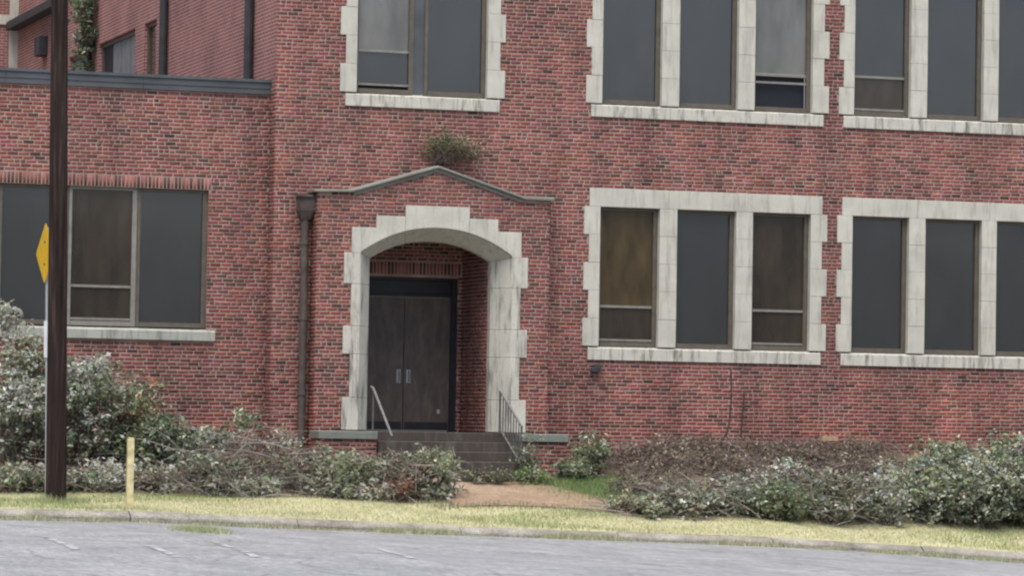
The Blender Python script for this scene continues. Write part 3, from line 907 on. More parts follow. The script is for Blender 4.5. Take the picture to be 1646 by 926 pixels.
# handrails
def baluster_rail():
    A = on_y(805, 630, -0.80)
    h = thing('handrail', 'grey metal balustrade with upright bars on the right of the steps', 'handrail', (A[0], A[1], LAND))
    X = A[0]; sl = RISE/0.30
    top = lambda Y: A[2] - max(0, -0.80-Y)*sl
    MB().tube([(X, -0.74, top(-0.8)), (X, -0.82, top(-0.82)), (X, -1.9, top(-1.9))], 0.020, 8).build('top_rail', M['steel'], h)
    MB().tube([(X, -0.82, top(-0.82)-0.60), (X, -1.9, top(-1.9)-0.60)], 0.014, 8).build('lower_rail', M['steel'], h)
    MB().tube([(X, -0.77, LAND-0.01), (X, -0.77, top(-0.8))], 0.019, 8).build('post', M['dark_steel'], h)
    zb = LAND-RISE*4
    MB().tube([(X, -1.88, zb-0.02), (X, -1.88, top(-1.88))], 0.019, 8).build('post', M['dark_steel'], h)
    for i in range(1, 8):
        Y = -0.80-0.135*i
        MB().tube([(X, Y, top(Y)-0.60), (X, Y, top(Y))], 0.010, 6).build('baluster', M['dark_steel'], h)
baluster_rail()
A = on_y(595, 622, -0.62); B = on_y(629, 692, -1.55)
hl = thing('handrail', 'plain sloping grey pipe rail on the left of the steps', 'handrail', (A[0], A[1], LAND))
XLr = (A[0]+B[0])/2
MB().tube([(XLr-0.02, -0.60, A[2]), (XLr, -0.66, A[2]-0.03), (XLr+0.0, -1.75, B[2]-0.10)], 0.021, 8).build('top_rail', M['steel'], hl)
MB().tube([(XLr, -0.66, LAND-0.01), (XLr, -0.66, A[2]-0.02)], 0.016, 8).build('post', M['dark_steel'], hl)
MB().tube([(XLr, -1.58, LAND-3*RISE-0.01), (XLr, -1.58, B[2]-0.02)], 0.016, 8).build('post', M['dark_steel'], hl)

# ------------------------------------------------------------------ single-storey wing on the left
WY = 0.35
wing = thing('low_wing', 'low flat-roofed red brick wing with grey coping and wide dark window', 'building', (-5.5, WY, 0.8))
WX0, WX1 = -12.5, XL
WTOP = 6.71
wx = [-3.29, -4.43, -5.53, -6.64, -7.75, -8.86]
win_hole = (wx[-1], wx[0], 2.94, 5.145)
wwall = slab('wall', WX0, WX1, 0.0, WTOP, 0.0, 0.30, [(win_hole[0], win_hole[1], 2.76, 5.145)], facade(WY), M['mortar'], wing)
wh = [(win_hole[0]-0.13, win_hole[1]+0.135, 2.735, 2.94), (win_hole[0], win_hole[1], 2.9, 5.15), (win_hole[0]-0.04, win_hole[1]+0.04, 5.14, 5.335)]
R = lay(WX0, WX1, 0.4, WTOP, cut((WX0, WX1), wh), 0.01, 12)
R = single_bricks(wwall, R, WY, 240, lambda Q: np.hypot((Q[:, 0]+2.75)*1.6, Q[:, 2]-4.2))
cent = (R[:, 0]+R[:, 1])/2
tag(link('brickwork', brick_mesh('brickwork', R, brick_colors(len(R), cent+2, R[:, 2], 0.8), facade(WY)), M['brick'], wwall), kind='stuff')
soldiers(wwall, -6.9, win_hole[1]+0.04, 5.145, 5.335, WY)
R = np.array([(xx+JT/2, xx+COURSE-JT/2, 5.145+JT/2, 5.335-JT/2) for xx in np.arange(win_hole[0]-0.04, -6.92, COURSE)])
tag(link('brickwork', brick_mesh('brickwork', R, brick_colors(len(R), R[:, 0], R[:, 2], 0), facade(WY)), M['brick'], wwall), kind='stuff')
# return of the main block beside the wing
R = lay(0.0, WY, 0.4, 6.75, lambda z: [(0.0, WY)], 0.0, 13)
tag(link('brickwork', brick_mesh('brickwork', R, brick_colors(len(R), R[:, 0], R[:, 2], 1.0), lambda P: np.stack([XL+P[:, 1], P[:, 0], P[:, 2]], axis=1)), M['brick'], wall), kind='stuff')
# sill in lengths
sx = [win_hole[0]-0.13, -6.4, -4.9, win_hole[1]+0.135]
for a, b in zip(sx, sx[1:]):
    mb = MB()
    pr = [(WY-0.06, 2.735), (WY-0.06, 2.885), (WY+0.14, 2.938), (WY+0.14, 2.735)]
    for xx in (a+J, b-J): mb.v += [(xx, y, z) for y, z in pr]
    mb.f = [(0, 1, 2, 3), (7, 6, 5, 4)] + [((i+1) % 4, i, 4+i, 4+(i+1) % 4) for i in range(4)]
    mb.build('sill_stone', M['sill_stone'], wing, 0.006)
kinds = ['screen', ('brown_pane', 0.265, 'shut'), 'screen', ('brown_pane', 0.265, 'shut'), 'screen']
for a, b, kd in zip(wx[1:], wx, kinds):
    make_window(wing, a+0.004, b-0.004, 2.942, 5.143, kd, WY-0.01, 'grey_frame' if kd != 'screen' else 'bronze')
# coping of the wing, in lengths, and flat roof
ex = [WX0, -9.5, -6.6, -4.4, XL-0.005]
for a, b in zip(ex, ex[1:]):
    mb = MB(); mb.box(a+0.002, b-0.002, WY-0.05, WY+0.34, 6.712, 6.90); mb.box(a+0.002, b-0.002, WY-0.075, WY+0.34, 6.901, 6.945)
    mb.box(a+0.002, b-0.002, WY-0.062, WY-0.051, 6.80, 6.815)
    mb.build('coping', M['coping_metal'], wing)
slab('roof', WX0, XL-0.002, WY+0.3, 22.3, 0, 0.1, [], lambda P: np.stack([P[:, 0], P[:, 2], 6.5+P[:, 1]], axis=1), M['roof'], wing)
box('end_wall', M['far_brick'], wing, WX0-0.02, WX0+0.28, WY+0.302, 22.3, 0, WTOP-0.1)

# ------------------------------------------------------------------ far block
far = thing('rear_block', 'taller rear brick block with white stone strips seen above the low wing', 'building', (-8, 22.5, 0.8))
FY = 22.45
box('wall', M['far_brick'], far, -16.0, XL-0.005, FY, FY+0.4, 0, 13.0)
a = on_y(15, 40, FY); b = on_y(30, 40, FY); c = on_y(10, 24, FY); d = on_y(10, 39, FY)
box('stone_strip', M['stone'], far, a[0], b[0], FY-0.06, FY+0.1, 6.4, 13.0)
box('stone_band', M['stone'], far, -16.0, a[0]-0.003, FY-0.05, FY+0.1, d[2], c[2])
box('stone_strip', M['stone'], far, a[0]-3.0, a[0]-2.7, FY-0.062, FY+0.1, 6.4, 13.0)

# ------------------------------------------------------------------ path
pl = []
for Y in np.linspace(-1.96, -4.35, 18):
    t = (-1.96-Y)/2.39
    xl = -0.70 - 0.15*t; xr = 1.62 + 0.95*math.sin(min(1, t*1.1)*math.pi/2)
    pl.append((xl, xr, Y))
V = []; Fa = []
K = 9
for xl, xr, Y in pl:
    for i in range(K):
        xx = xl+(xr-xl)*i/(K-1); V.append((xx, Y, g(xx, Y)+0.02-(0.05 if i in (0, K-1) else 0)))
for j in range(len(pl)-1):
    for i in range(K-1): Fa.append((j*K+i, (j+1)*K+i, (j+1)*K+i+1, j*K+i+1))
path = link('path', fast_mesh('path', V, Fa, smooth=True), M['path']); tag(path, kind='structure')

# ------------------------------------------------------------------ worn parking lines on the road
def road_hit(u, v):
    d = ray(u, v); t = 25.0
    while t < 60:
        p = CAM+d*t
        if p[2] <= kt(p[0])-0.13 + 0.012*math.sin(p[0]*0.5+p[1]*0.7): return p
        t += 0.02
    return p
lines = [((72, 864), (124, 886)), ((236, 878), (285, 897)), ((345, 872), (412, 897)), ((612, 884), (664, 900))]
for p0, p1 in lines:
    A = road_hit(*p0); B = road_hit(*p1)
    d = np.array([B[0]-A[0], B[1]-A[1]]); L = np.hypot(*d); d /= L; nrm = np.array([-d[1], d[0]])*0.04
    V = []; n = 24
    for i in range(n+1):
        q = np.array([A[0], A[1]]) + d*L*i/n
        for s in (-1, 1):
            w = q + nrm*s*(1+0.35*rng.random())
            V.append((w[0], w[1], kt(w[0])-0.13 + 0.012*math.sin(w[0]*0.5+w[1]*0.7)+0.006))
    Fa = [(2*i, 2*i+1, 2*i+3, 2*i+2) for i in range(n) if rng.random() < 0.75]
    o = link('parking_line', fast_mesh('parking_line', V, Fa), M['paint'], road)

# ------------------------------------------------------------------ utility pole, sign, bollard
base = ground_hit(90, 808)
pole = MB()
dcam = (base-CAM) @ _f
topd = ray(96, 0); ptop = CAM + topd*dcam
k = (9.5-base[2])/(ptop[2]-base[2]); ptop2 = base + (ptop-base)*k
pts = [base-np.array([0, 0, 0.3])] + [base+(ptop2-base)*t for t in np.linspace(0, 1, 14)]
pole.tube(pts, [0.15]+[0.148-0.040*t for t in np.linspace(0, 1, 14)], 18)
po = pole.build('utility_pole', M['pole'], None, smooth=True)
tag(po, 'tall dark brown wooden utility pole rising from the grass verge beside the kerb', 'pole')
sb = ground_hit(75, 803)
sdist = (sb-CAM) @ _f
def at_depth(u, v, dd): return CAM + ray(u, v)*dd
sc_ = at_depth(76, 407, sdist); 
sign = thing('traffic_sign', 'yellow diamond sign turned nearly edge-on, half hidden by the dark wooden pole', 'sign', tuple(sb))
hw = 50/F_PX*sdist
vdir = np.array([sb[0]-CAM[0], sb[1]-CAM[1]]); vdir /= np.hypot(*vdir)
ang = math.radians(73)       # between sign normal and the line to the viewer
nrm = np.array([-(vdir[0]*math.cos(ang)+vdir[1]*math.sin(ang)), -(vdir[1]*math.cos(ang)-vdir[0]*math.sin(ang))])
tan = np.array([-nrm[1], nrm[0]])
def sp(a, z, dn): return (sc_[0]+tan[0]*a+nrm[0]*dn, sc_[1]+tan[1]*a+nrm[1]*dn, sc_[2]+z)
pl_ = MB(); rr_ = 0.05
outl = []
for cx_, cz_, a0 in ((hw-rr_*1.41, 0, -45), (0, hw-rr_*1.41, 45), (-(hw-rr_*1.41), 0, 135), (0, -(hw-rr_*1.41), 225)):
    for q in range(5):
        an = math.radians(a0+90*q/4); outl.append((cx_+rr_*math.cos(an), cz_+rr_*math.sin(an)))
n = len(outl)
pl_.v = [sp(a, z, 0.034) for a, z in outl] + [sp(a, z, 0.030) for a, z in outl]
pl_.f = [tuple(range(n)), tuple(range(2*n-1, n-1, -1))] + [((i+1) % n, i, n+i, n+(i+1) % n) for i in range(n)]
pl_.build('sign_plate', M['yellow'], sign)
for zz in (0.16, -0.16):
    MB().tube([sp(0, zz, 0.034), sp(0, zz, 0.045)], 0.018, 8).build('bolt', M['dark_steel'], sign)
zt = sc_[2]+hw*0.85
ax_ = sc_-sb
def post_at(z): return tuple(sb+ax_*(z-sb[2])/ax_[2])
po_ = MB(); po_.tube([post_at(sb[2]-0.2), post_at(zt)], 0.024, 8); po_.build('post', M['galv'], sign)
z0_ = at_depth(76, 575, sdist)[2]; z1_ = at_depth(76, 516, sdist)[2]
MB().tube([post_at(z0_), post_at(z1_)], 0.046, 10).build('reflective_sleeve', M['white'], sign)
bb = ground_hit(208, 818)
bl_h = 114/F_PX*((bb-CAM) @ _f)
mb = MB(); mb.box(bb[0]-0.045, bb[0]+0.045, bb[1]-0.045, bb[1]+0.045, bb[2]-0.2, bb[2]+bl_h-0.02)
mb.box(bb[0]-0.039, bb[0]+0.039, bb[1]-0.039, bb[1]+0.039, bb[2]+bl_h-0.02, bb[2]+bl_h)
bo = mb.build('bollard', M['pale_yellow'], None, 0.006)
tag(bo, 'short faded yellow square post standing at the back of the kerb', 'post')

# ------------------------------------------------------------------ vegetation builders
GREEN = (0.165, 0.21, 0.12); DGREEN = (0.085, 0.12, 0.08); LGREEN = (0.33, 0.385, 0.235)
SILVER = (0.56, 0.58, 0.53); GREY = (0.38, 0.395, 0.34); OLIVE = (0.24, 0.235, 0.14); BROWN = (0.19, 0.145, 0.12)
RUST = (0.42, 0.20, 0.10); BRIGHT = (0.17, 0.29, 0.08); DRY = (0.42, 0.37, 0.26)
def leaf_arrays(P, size, colr, zbias=0.5):
    n = len(P)
    nrm = rng.normal(0, 1, (n, 3)); nrm[:, 2] = np.abs(nrm[:, 2]) + zbias
    nrm /= np.linalg.norm(nrm, axis=1, keepdims=True)
    t = rng.normal(0, 1, (n, 3)); t -= nrm*(t*nrm).sum(1, keepdims=True); t /= np.linalg.norm(t, axis=1, keepdims=True)
    b = np.cross(nrm, t)
    L = size[:, None]; w = L*0.27; fold = L*0.10
    V = np.stack([P - t*L*0.5, P - b*w + nrm*fold, P + t*L*0.5 - nrm*fold*0.6, P + b*w + nrm*fold], axis=1)
    Fa = (np.arange(n)[:, None, None]*4 + np.array([(0, 1, 2), (0, 2, 3)])[None]).reshape(-1, 3)
    return V.reshape(-1, 3), Fa, np.repeat(colr, 4, axis=0)
def pick_colors(n, pal, var=0.16):
    cs = np.array([p[0] for p in pal]); ws = np.array([p[1] for p in pal], float); ws /= ws.sum()
    c = cs[rng.choice(len(cs), n, p=ws)]
    return (c*rng.normal(1, var, (n, 1)).clip(0.4, 1.8)*rng.normal(1, 0.07, (n, 3))).clip(0.005, 0.9)
def twig_arrays(polys, rads, cols):
    S = 4; V = []; Fa = []; C = []; n0 = 0
    for pts, r, c in zip(polys, rads, cols):
        pts = np.asarray(pts); m = len(pts)
        t = np.gradient(pts, axis=0); t /= np.linalg.norm(t, axis=1, keepdims=True)+1e-9
        a = np.cross(t, np.array([0.31, 0.2, 0.93])); a /= np.linalg.norm(a, axis=1, keepdims=True)+1e-9
        b = np.cross(t, a); rr = r*np.linspace(1.0, 0.45, m)[:, None]
        for k in range(S):
            an = 2*math.pi*k/S; V.append(pts + a*math.cos(an)*rr + b*math.sin(an)*rr)
        for i in range(m-1):
            for k in range(S):
                k2 = (k+1) % S; Fa.append((n0+k*m+i, n0+k2*m+i, n0+k2*m+i+1, n0+k*m+i+1))
        C += [c]*(S*m); n0 += S*m
    return np.concatenate(V), np.array(Fa), np.array(C)
def plant(name, label, cat, lobes, group=None, twigs_free=0, twig_len=(0.4, 1.2), bark=(0.12, 0.095, 0.08), stems=0.5, lay_flat=0.5, leaf=(0.04, 0.11), droop=0.0):
    """lobes: (centre xyz, radii xyz, clumps, leaves per clump, [palettes chosen per clump])"""
    c0 = np.mean([l[0] for l in lobes], axis=0)
    high = c0[2] > 4.5
    P_all, C_all, S_all, tw, tr, tcn = [], [], [], [], [], []
    zg = lambda p: (g(p[0], p[1]) if -6.6 < p[1] < 0.9 else 0)
    for c, rad, ncl, npc, pals in lobes:
        c = np.array(c); rad = np.array(rad)
        d = rng.normal(0, 1, (ncl, 3)); d /= np.linalg.norm(d, axis=1, keepdims=True)
        rr = rng.random(ncl)**0.45 * rng.normal(1.0, 0.12, ncl)
        ctr = c + d*rad*rr[:, None]
        for q in range(ncl):
            z0 = zg(ctr[q])
            if ctr[q, 2] < z0+0.03: ctr[q, 2] = z0+0.03+0.1*rng.random()
            pal = pals[rng.integers(len(pals))]
            n = max(3, int(npc*rng.uniform(0.5, 1.5)))
            ax = rng.normal(0, 1, 3); ax /= np.linalg.norm(ax); ax[2] = abs(ax[2])*0.6-droop
            tt = rng.random(n)[:, None]*0.26
            P = ctr[q] + ax*tt + rng.normal(0, 0.040, (n, 3))
            P_all.append(P); C_all.append(pick_colors(n, pal)*rng.uniform(0.78, 1.22)); S_all.append(rng.uniform(*leaf, n))
            if rng.random() < stems:
                root = np.array([c[0]+rng.normal(0, rad[0]*0.35), c[1]+rng.normal(0, rad[1]*0.35), 0])
                root[2] = c[2]-rad[2] if high else zg(root)-0.03
                mid = (root+ctr[q])/2 + rng.normal(0, 0.09, 3)+np.array([0, 0, 0.05])
                ts = np.linspace(0, 1, 6)[:, None]
                tw.append((1-ts)**2*root + 2*ts*(1-ts)*mid + ts**2*(ctr[q]+ax*0.2)); tr.append(rng.uniform(0.004, 0.009))
                tcn.append(np.array(bark)*rng.uniform(0.6, 1.6))
        for q in range(int(twigs_free*ncl)):
            s = c + rng.uniform(-1, 1, 3)*rad*0.95; L = rng.uniform(*twig_len)
            dr = rng.normal(0, 1, 3); dr[2] *= lay_flat; dr /= np.linalg.norm(dr)
            s[2] = max(s[2], zg(s)+0.03)
            e_ = s+dr*L
            e_[2] = min(max(e_[2], zg(e_)+0.02), c[2]+rad[2]*1.25)
            mid = (s+e_)/2+rng.normal(0, 0.07, 3)*L+np.array([0, 0, 0.05*L])
            ts = np.linspace(0, 1, 6)[:, None]
            tw.append((1-ts)**2*s + 2*ts*(1-ts)*mid + ts**2*e_); tr.append(rng.uniform(0.003, 0.009))
            tcn.append(np.array(bark)*rng.uniform(0.55, 2.4))
    b0 = (c0[0], c0[1], c0[2] if high else zg(c0))
    t = thing(name, label, cat, b0, group)
    P = np.concatenate(P_all)
    V, Fa, C = leaf_arrays(P, np.concatenate(S_all), np.concatenate(C_all))
    o = link('foliage', fast_mesh('foliage', V, Fa, C), M['leaf'], t); tag(o, kind='stuff')
    if tw:
        V, Fa, C = twig_arrays(tw, tr, tcn)
        o = link('branches', fast_mesh('branches', V, Fa, C, True), M['twig'], t); tag(o, kind='stuff')
    return t
S_PAL = [(SILVER, 5), (GREY, 5), (GREEN, 2), (DRY, 1.5)]; D_PAL = [(DGREEN, 4), (GREEN, 4), (GREY, 2)]
G_PAL = [(GREEN, 5), (DGREEN, 1.5), (OLIVE, 2.5), (LGREEN, 1.5)]; O_PAL = [(RUST, 3), (OLIVE, 3), (DRY, 2), (GREEN, 2)]
L_PAL = [(LGREEN, 4), (GREEN, 3), (GREY, 1), (DRY, 1)]; B_PAL = [(BROWN, 7), ((0.12, 0.09, 0.075), 5), (OLIVE, 2.5), (DRY, 0.9), (GREY, 0.8)]
GS_PAL = [(GREY, 5), (OLIVE, 4), (SILVER, 1.5), (GREEN, 2), (LGREEN, 2)]
def lobe(u, v, Y, ru, rv, ry, ncl, npc, *pals):
    p = on_y(u, v, Y); return (p, (ru/98, ry, rv/103), ncl, npc, pals)

plant('silver_shrub', 'large silvery-leaved shrub under the wide dark window, behind the wooden pole', 'shrub', [
    lobe(35, 650, -1.7, 62, 60, 0.8, 230, 16, S_PAL, S_PAL, D_PAL), lobe(125, 640, -1.6, 70, 55, 0.8, 250, 16, S_PAL, S_PAL, D_PAL, G_PAL),
    lobe(45, 580, -1.2, 50, 38, 0.5, 130, 14, S_PAL, GS_PAL, O_PAL), lobe(140, 605, -1.3, 40, 30, 0.5, 100, 15, S_PAL),
    lobe(12, 510, -1.0, 16, 20, 0.2, 16, 12, S_PAL), lobe(20, 540, -1.0, 20, 20, 0.25, 20, 12, S_PAL),
    lobe(80, 715, -1.9, 95, 40, 0.7, 150, 14, D_PAL, D_PAL, GS_PAL)], stems=0.35)
plant('rusty_shrub', 'shrub with rusty orange and green leaves against the brick, right of the silvery shrub', 'shrub', [
    lobe(205, 665, -1.2, 48, 50, 0.6, 150, 14, O_PAL, G_PAL, G_PAL, GS_PAL), lobe(225, 640, -1.0, 32, 38, 0.4, 60, 12, O_PAL, GS_PAL),
    lobe(195, 720, -1.5, 60, 40, 0.6, 120, 14, G_PAL, D_PAL)], stems=0.4)
plant('green_shrub', 'dense dark green shrub beside the yellow post, in front of the brick wall', 'shrub', [
    lobe(258, 712, -1.9, 52, 40, 0.6, 190, 17, D_PAL, G_PAL, D_PAL), lobe(295, 745, -2.0, 35, 30, 0.5, 70, 15, D_PAL, GS_PAL)], stems=0.3)
plant('cut_branches', 'low heap of pale cut leaves at the foot of the wooden pole', 'brush', [
    lobe(25, 778, -3.7, 50, 22, 0.45, 90, 15, GS_PAL, S_PAL, L_PAL), lobe(100, 782, -3.8, 45, 18, 0.4, 60, 15, D_PAL, GS_PAL)], twigs_free=0.5)
plant('cut_branches', 'pale grey heap of cut leafy branches behind the yellow post', 'brush', [
    lobe(160, 775, -3.7, 48, 28, 0.5, 120, 16, S_PAL, S_PAL, GS_PAL), lobe(235, 778, -3.6, 50, 26, 0.5, 90, 14, GS_PAL, S_PAL, B_PAL)], twigs_free=0.6)
plant('brush_pile', 'tangled pile of bare grey cut branches and dull leaves below the downpipe', 'brush', [
    lobe(335, 765, -3.2, 60, 45, 0.8, 170, 13, GS_PAL, D_PAL, S_PAL, B_PAL), lobe(420, 755, -3.0, 70, 48, 0.8, 130, 12, GS_PAL, G_PAL, B_PAL, B_PAL),
    lobe(490, 765, -3.0, 50, 48, 0.8, 60, 10, B_PAL, B_PAL, GS_PAL), lobe(390, 790, -3.6, 70, 18, 0.5, 100, 14, GS_PAL, L_PAL, S_PAL), lobe(340, 715, -2.4, 45, 22, 0.5, 60, 13, D_PAL, GS_PAL),
    lobe(398, 682, -2.2, 18, 16, 0.15, 16, 16, L_PAL), lobe(440, 715, -2.4, 45, 15, 0.4, 25, 9, B_PAL, GS_PAL)],
    twigs_free=0.95, twig_len=(0.4, 1.1), bark=(0.16, 0.145, 0.13), lay_flat=0.9)
plant('brush_pile', 'leafy pile of cut branches with pale green leaves at the foot of the steps', 'brush', [
    lobe(540, 770, -3.3, 45, 37, 0.7, 170, 15, L_PAL, GS_PAL, L_PAL), lobe(590, 772, -3.2, 50, 34, 0.7, 140, 14, GS_PAL, L_PAL, B_PAL),
    lobe(645, 766, -3.2, 52, 30, 0.6, 120, 12, B_PAL, B_PAL, GS_PAL), lobe(692, 764, -3.2, 34, 36, 0.5, 130, 18, L_PAL, L_PAL, GS_PAL),
    lobe(560, 795, -3.7, 80, 14, 0.4, 90, 13, GS_PAL, S_PAL), lobe(637, 787, -3.8, 14, 11, 0.2, 13, 14, [((0.27, 0.13, 0.085), 3), (BROWN, 2)]), lobe(690, 795, -3.6, 40, 10, 0.4, 40, 12, D_PAL, GS_PAL)],
    twigs_free=0.7, twig_len=(0.3, 0.7), bark=(0.18, 0.16, 0.14), lay_flat=1.1)
plant('vine', 'green vine growing up the balustrade bars beside the steps', 'plant', [
    lobe(856, 735, -1.9, 9, 36, 0.12, 24, 11, G_PAL, GS_PAL, D_PAL), lobe(850, 768, -2.1, 28, 12, 0.2, 40, 15, G_PAL, L_PAL, [(BRIGHT, 1)])], stems=0.5, leaf=(0.04, 0.08))
plant('ivy', 'low ivy and weeds creeping along the lowest step', 'plant', [
    lobe(785, 770, -2.15, 50, 6, 0.12, 60, 13, G_PAL, D_PAL, B_PAL)], stems=0.2, leaf=(0.03, 0.07))
plant('weed_clump', 'green leafy weeds growing between the cheek wall and the twig heap', 'plant', [
    lobe(950, 735, -1.3, 24, 30, 0.3, 80, 14, G_PAL, G_PAL, GS_PAL),
    lobe(925, 765, -1.8, 28, 18, 0.3, 60, 13, G_PAL, D_PAL)], stems=0.6)
plant('twig_heap', 'brown heap of dead twigs and litter along the foot of the brick wall', 'brush', [
    lobe(1020, 745, -1.0, 60, 30, 0.6, 110, 10, B_PAL, B_PAL), lobe(1120, 733, -0.8, 80, 26, 0.5, 120, 9, B_PAL, B_PAL, B_PAL),
    lobe(1240, 735, -0.8, 80, 22, 0.5, 110, 9, B_PAL, B_PAL), lobe(1370, 735, -0.8, 80, 26, 0.5, 120, 9, B_PAL, B_PAL), lobe(1080, 772, -2.0, 110, 22, 0.6, 140, 9, B_PAL), lobe(1040, 788, -3.0, 60, 10, 0.6, 110, 9, B_PAL, G_PAL),
    lobe(1300, 770, -1.8, 110, 22, 0.6, 160, 9, B_PAL, B_PAL), lobe(1400, 770, -2.2, 90, 22, 0.6, 120, 9, B_PAL, B_PAL), lobe(1200, 778, -2.4, 90, 20, 0.6, 120, 9, B_PAL, B_PAL)],
    twigs_free=1.3, twig_len=(0.2, 0.7), bark=(0.13, 0.105, 0.095), lay_flat=1.0, leaf=(0.03, 0.085))
plant('cut_branches', 'grey-green cut branches piled along the verge beside the bright grass patch', 'brush', [
    lobe(1035, 824, -4.6, 55, 20, 0.5, 110, 14, GS_PAL, L_PAL, B_PAL), lobe(1110, 814, -4.6, 60, 32, 0.6, 170, 15, GS_PAL, D_PAL, S_PAL, B_PAL), lobe(1180, 809, -4.5, 50, 38, 0.6, 150, 15, D_PAL, GS_PAL, S_PAL)],
    twigs_free=0.5, twig_len=(0.3, 0.9), bark=(0.15, 0.13, 0.115))
plant('green_shrub', 'fresh green bushy shrub between heaps of grey cut branches', 'shrub', [
    lobe(1250, 815, -4.7, 48, 38, 0.6, 210, 17, G_PAL, G_PAL, D_PAL, L_PAL)], stems=0.3)
plant('cut_branches', 'pale dried cut branches heaped in front of the brown twig heap', 'brush', [
    lobe(1260, 765, -3.8, 45, 18, 0.5, 70, 13, S_PAL, GS_PAL, B_PAL),
    lobe(1340, 807, -4.6, 60, 42, 0.7, 210, 14, S_PAL, GS_PAL, B_PAL, D_PAL), lobe(1410, 812, -4.6, 45, 42, 0.6, 150, 15, GS_PAL, S_PAL, D_PAL)],
    twigs_free=0.5, twig_len=(0.2, 0.7), bark=(0.17, 0.15, 0.13))
plant('silver_shrub', 'broad silver and dark green shrub beneath the stone window, beyond the pale cut branches', 'shrub', [
    lobe(1480, 793, -4.3, 62, 58, 0.8, 300, 16, S_PAL, GS_PAL, L_PAL), lobe(1560, 788, -4.3, 75, 68, 0.9, 380, 16, S_PAL, D_PAL, GS_PAL, D_PAL),
    lobe(1640, 788, -4.2, 60, 72, 0.9, 300, 16, G_PAL, D_PAL, S_PAL), lobe(1530, 733, -3.5, 50, 25, 0.5, 90, 13, L_PAL, S_PAL, G_PAL),
    lobe(1625, 733, -3.5, 45, 28, 0.5, 90, 13, G_PAL, GS_PAL), lobe(1720, 798, -4.3, 60, 60, 0.8, 180, 15, G_PAL, D_PAL, S_PAL)], stems=0.3)
plant('gable_weed', 'green and brown weed rooted on the peak of the doorway gable', 'plant', [
    lobe(716, 237, -0.14, 38, 26, 0.10, 85, 9, G_PAL, G_PAL, [(GREEN, 3), (BRIGHT, 1), (OLIVE, 2)]), lobe(750, 240, -0.14, 36, 18, 0.08, 45, 7, O_PAL, G_PAL)], stems=0.7, leaf=(0.03, 0.065))
# vine on the far downpipe
vy = 14.25
plant('wall_vine', 'green creeper climbing a downpipe on the flank wall above the low roof', 'plant', [
    ((XL-0.2, vy, 9.6), (0.16, 0.5, 1.0), 60, 16, [G_PAL, D_PAL]), ((XL-0.15, vy, 8.6), (0.1, 0.25, 0.5), 24, 14, [G_PAL, D_PAL]), ((XL-0.2, vy, 11.0), (0.16, 0.5, 0.8), 40, 16, [G_PAL])], stems=0.0, leaf=(0.08, 0.16))
# dead vine stems on the brick below the right-hand stone windows
vs = thing('dead_vine', 'thin dark dead vine stems clinging to the brick below the stone window', 'plant', tuple(on_y(1170, 710, -0.012)))
for px in ([(1175, 592), (1176, 640), (1172, 680), (1168, 697), (1158, 710)], [(1196, 632), (1194, 670), (1190, 712)]):
    MB().tube([tuple(on_y(u, v, -0.016)) for u, v in px], 0.010, 6).build('stem', M['dark_pipe'], vs)
lg = on_y(1332, 706, -1.2)
mb = MB(); mb.box(lg[0]-0.14, lg[0]+0.14, -1.27, -1.13, lg[2]-0.035, lg[2]+0.035)
o = mb.build('board_offcut', plain('raw_wood', (0.36, 0.26, 0.16), 0.8, 0.2, 10), None, 0.004)
tag(o, 'small pale wooden offcut lying on top of the brown twig heap', 'board')

# ------------------------------------------------------------------ grass blades
def blades(name, XY, h, colr, zf, lean=0.4):
    n = len(XY)
    z = np.array([zf(a, b) for a, b in XY])
    B = np.column_stack([XY, z-0.01])
    an = rng.random(n)*2*math.pi; wd = np.stack([np.cos(an), np.sin(an), np.zeros(n)], 1)*rng.uniform(0.003, 0.007, (n, 1))
    tip = B + np.stack([rng.normal(0, lean, n)*h, rng.normal(0, lean, n)*h, h], 1)
    V = np.stack([B-wd, B+wd, tip], 1).reshape(-1, 3)
    Fa = np.arange(n*3).reshape(-1, 3)
    o = link(name, fast_mesh(name, V, Fa, np.repeat(colr, 3, axis=0)), M['leaf'])
    return o
YG = (0.43, 0.44, 0.27); YG2 = (0.31, 0.37, 0.18); STRAW = (0.57, 0.54, 0.40)
n = 70000
XY = np.column_stack([rng.uniform(-9, 11, n), rng.uniform(KERB_Y+0.16, VERGE_END+0.25, n)])
cl = np.sin(XY[:, 0]*1.3+2*np.sin(XY[:, 1]*1.9))*np.sin(XY[:, 0]*0.47+1.1)
h = rng.uniform(0.02, 0.05, n)*(1+0.5*(cl > 0.3))
colr = pick_colors(n, [(YG, 3), (YG2, 2), (STRAW, 3)], 0.15)
lush = (cl > 0.35)
colr[lush] = pick_colors(lush.sum(), [(YG2, 4), (BRIGHT, 1), (YG, 2)], 0.15)
tag(blades('verge_grass', XY, h, colr, g), 'short yellowing grass covering the verge behind the kerb', 'grass', kind='stuff')
# bright patch right of the path
n = 6000
c_ = ground_hit(965, 792)
XY = np.column_stack([rng.normal(c_[0], 0.42, n), rng.normal(c_[1]+0.3, 0.55, n)])
tag(blades('lush_grass', XY, rng.uniform(0.04, 0.13, n), pick_colors(n, [(BRIGHT, 4), (YG2, 2), (GREEN, 1)], 0.18), g), 'bright green lush grass patch between the path and the cut branches', 'grass', kind='stuff')
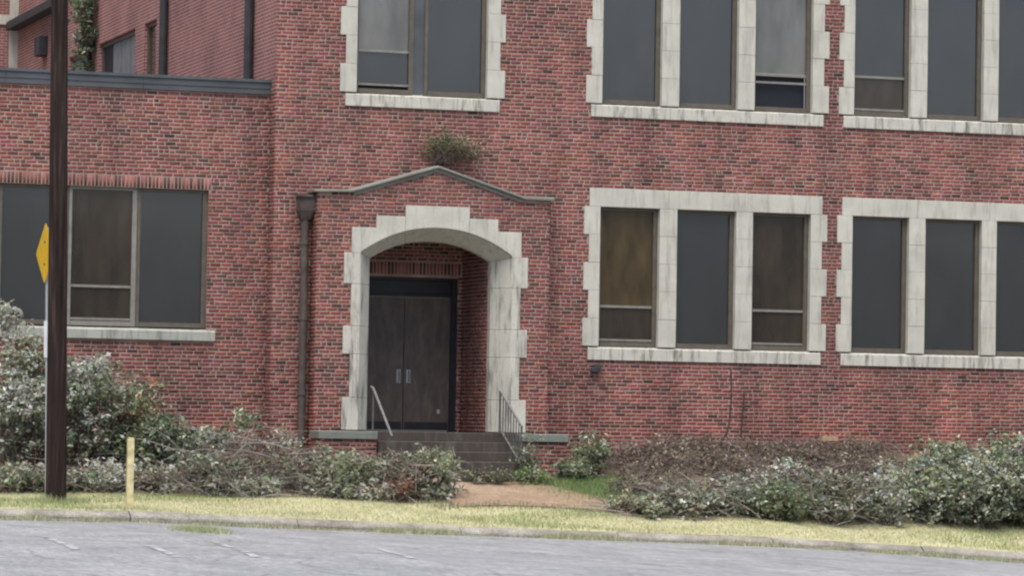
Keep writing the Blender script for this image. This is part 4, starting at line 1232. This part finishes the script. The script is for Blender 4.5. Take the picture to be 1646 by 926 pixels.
# gutter weeds on the road edge
n = 45000
xs = rng.uniform(-9, 11, n); dens = 0.62+0.5*np.sin(xs*1.7+1.5*np.sin(xs*0.8)); dens[xs > 5] = 1
keep = rng.random(n) < dens
xs = xs[keep]; n = len(xs)
XY = np.column_stack([xs, KERB_Y - np.abs(rng.normal(0, 0.16, n))*np.where(xs > 5, 1.8, 1)-0.02])
rz = lambda a, b: kt(a)-0.13 + 0.012*math.sin(a*0.5+b*0.7)
tag(blades('gutter_grass', XY, rng.uniform(0.02, 0.085, n)*(0.95+0.6*np.clip(np.sin(XY[:, 0]*2.3+np.sin(XY[:, 0]*5.1)), -0.8, 1)), pick_colors(n, [(YG, 4), (YG2, 3), (STRAW, 3), (BROWN, 1)], 0.2), rz), 'ragged weeds and grass growing in the gutter along the kerb', 'grass', kind='stuff')
c_ = road_hit(330, 856)
n = 1500
XY = np.column_stack([rng.normal(c_[0], 0.14, n), rng.normal(c_[1]+0.3, 0.5, n)])
tag(blades('weed_tuft', XY, rng.uniform(0.03, 0.10, n), pick_colors(n, [(YG, 2), (YG2, 3)], 0.15), rz), 'green weed tuft spreading from the gutter onto the asphalt', 'grass', kind='stuff')
n = 700
XY = np.column_stack([rng.normal(base[0], 0.17, n), rng.normal(base[1]-0.1, 0.17, n)])
tag(blades('pole_grass', XY, rng.uniform(0.05, 0.16, n), pick_colors(n, [(YG, 2), (YG2, 3), (GREEN, 1)], 0.15), g), 'taller grass tufts round the foot of the wooden pole', 'grass', kind='stuff')

n = 2600
pe = []
for q in range(n):
    xl, xr, Y = pl[rng.integers(len(pl))]
    xx = (xl if rng.random() < 0.35 else xr) + rng.normal(0, 0.16); pe.append((xx, Y+rng.normal(0, 0.08)))
for q in range(1500):
    pe.append((rng.uniform(-0.9, 2.7), -4.35+rng.normal(0, 0.16)))
XY = np.array(pe); n = len(XY)
tag(blades('path_edge_grass', XY, rng.uniform(0.03, 0.10, n), pick_colors(n, [(YG2, 2), (GREEN, 3), (BROWN, 2), (STRAW, 1)], 0.2), g), 'ragged weeds creeping over the edges of the clay path', 'grass', kind='stuff')
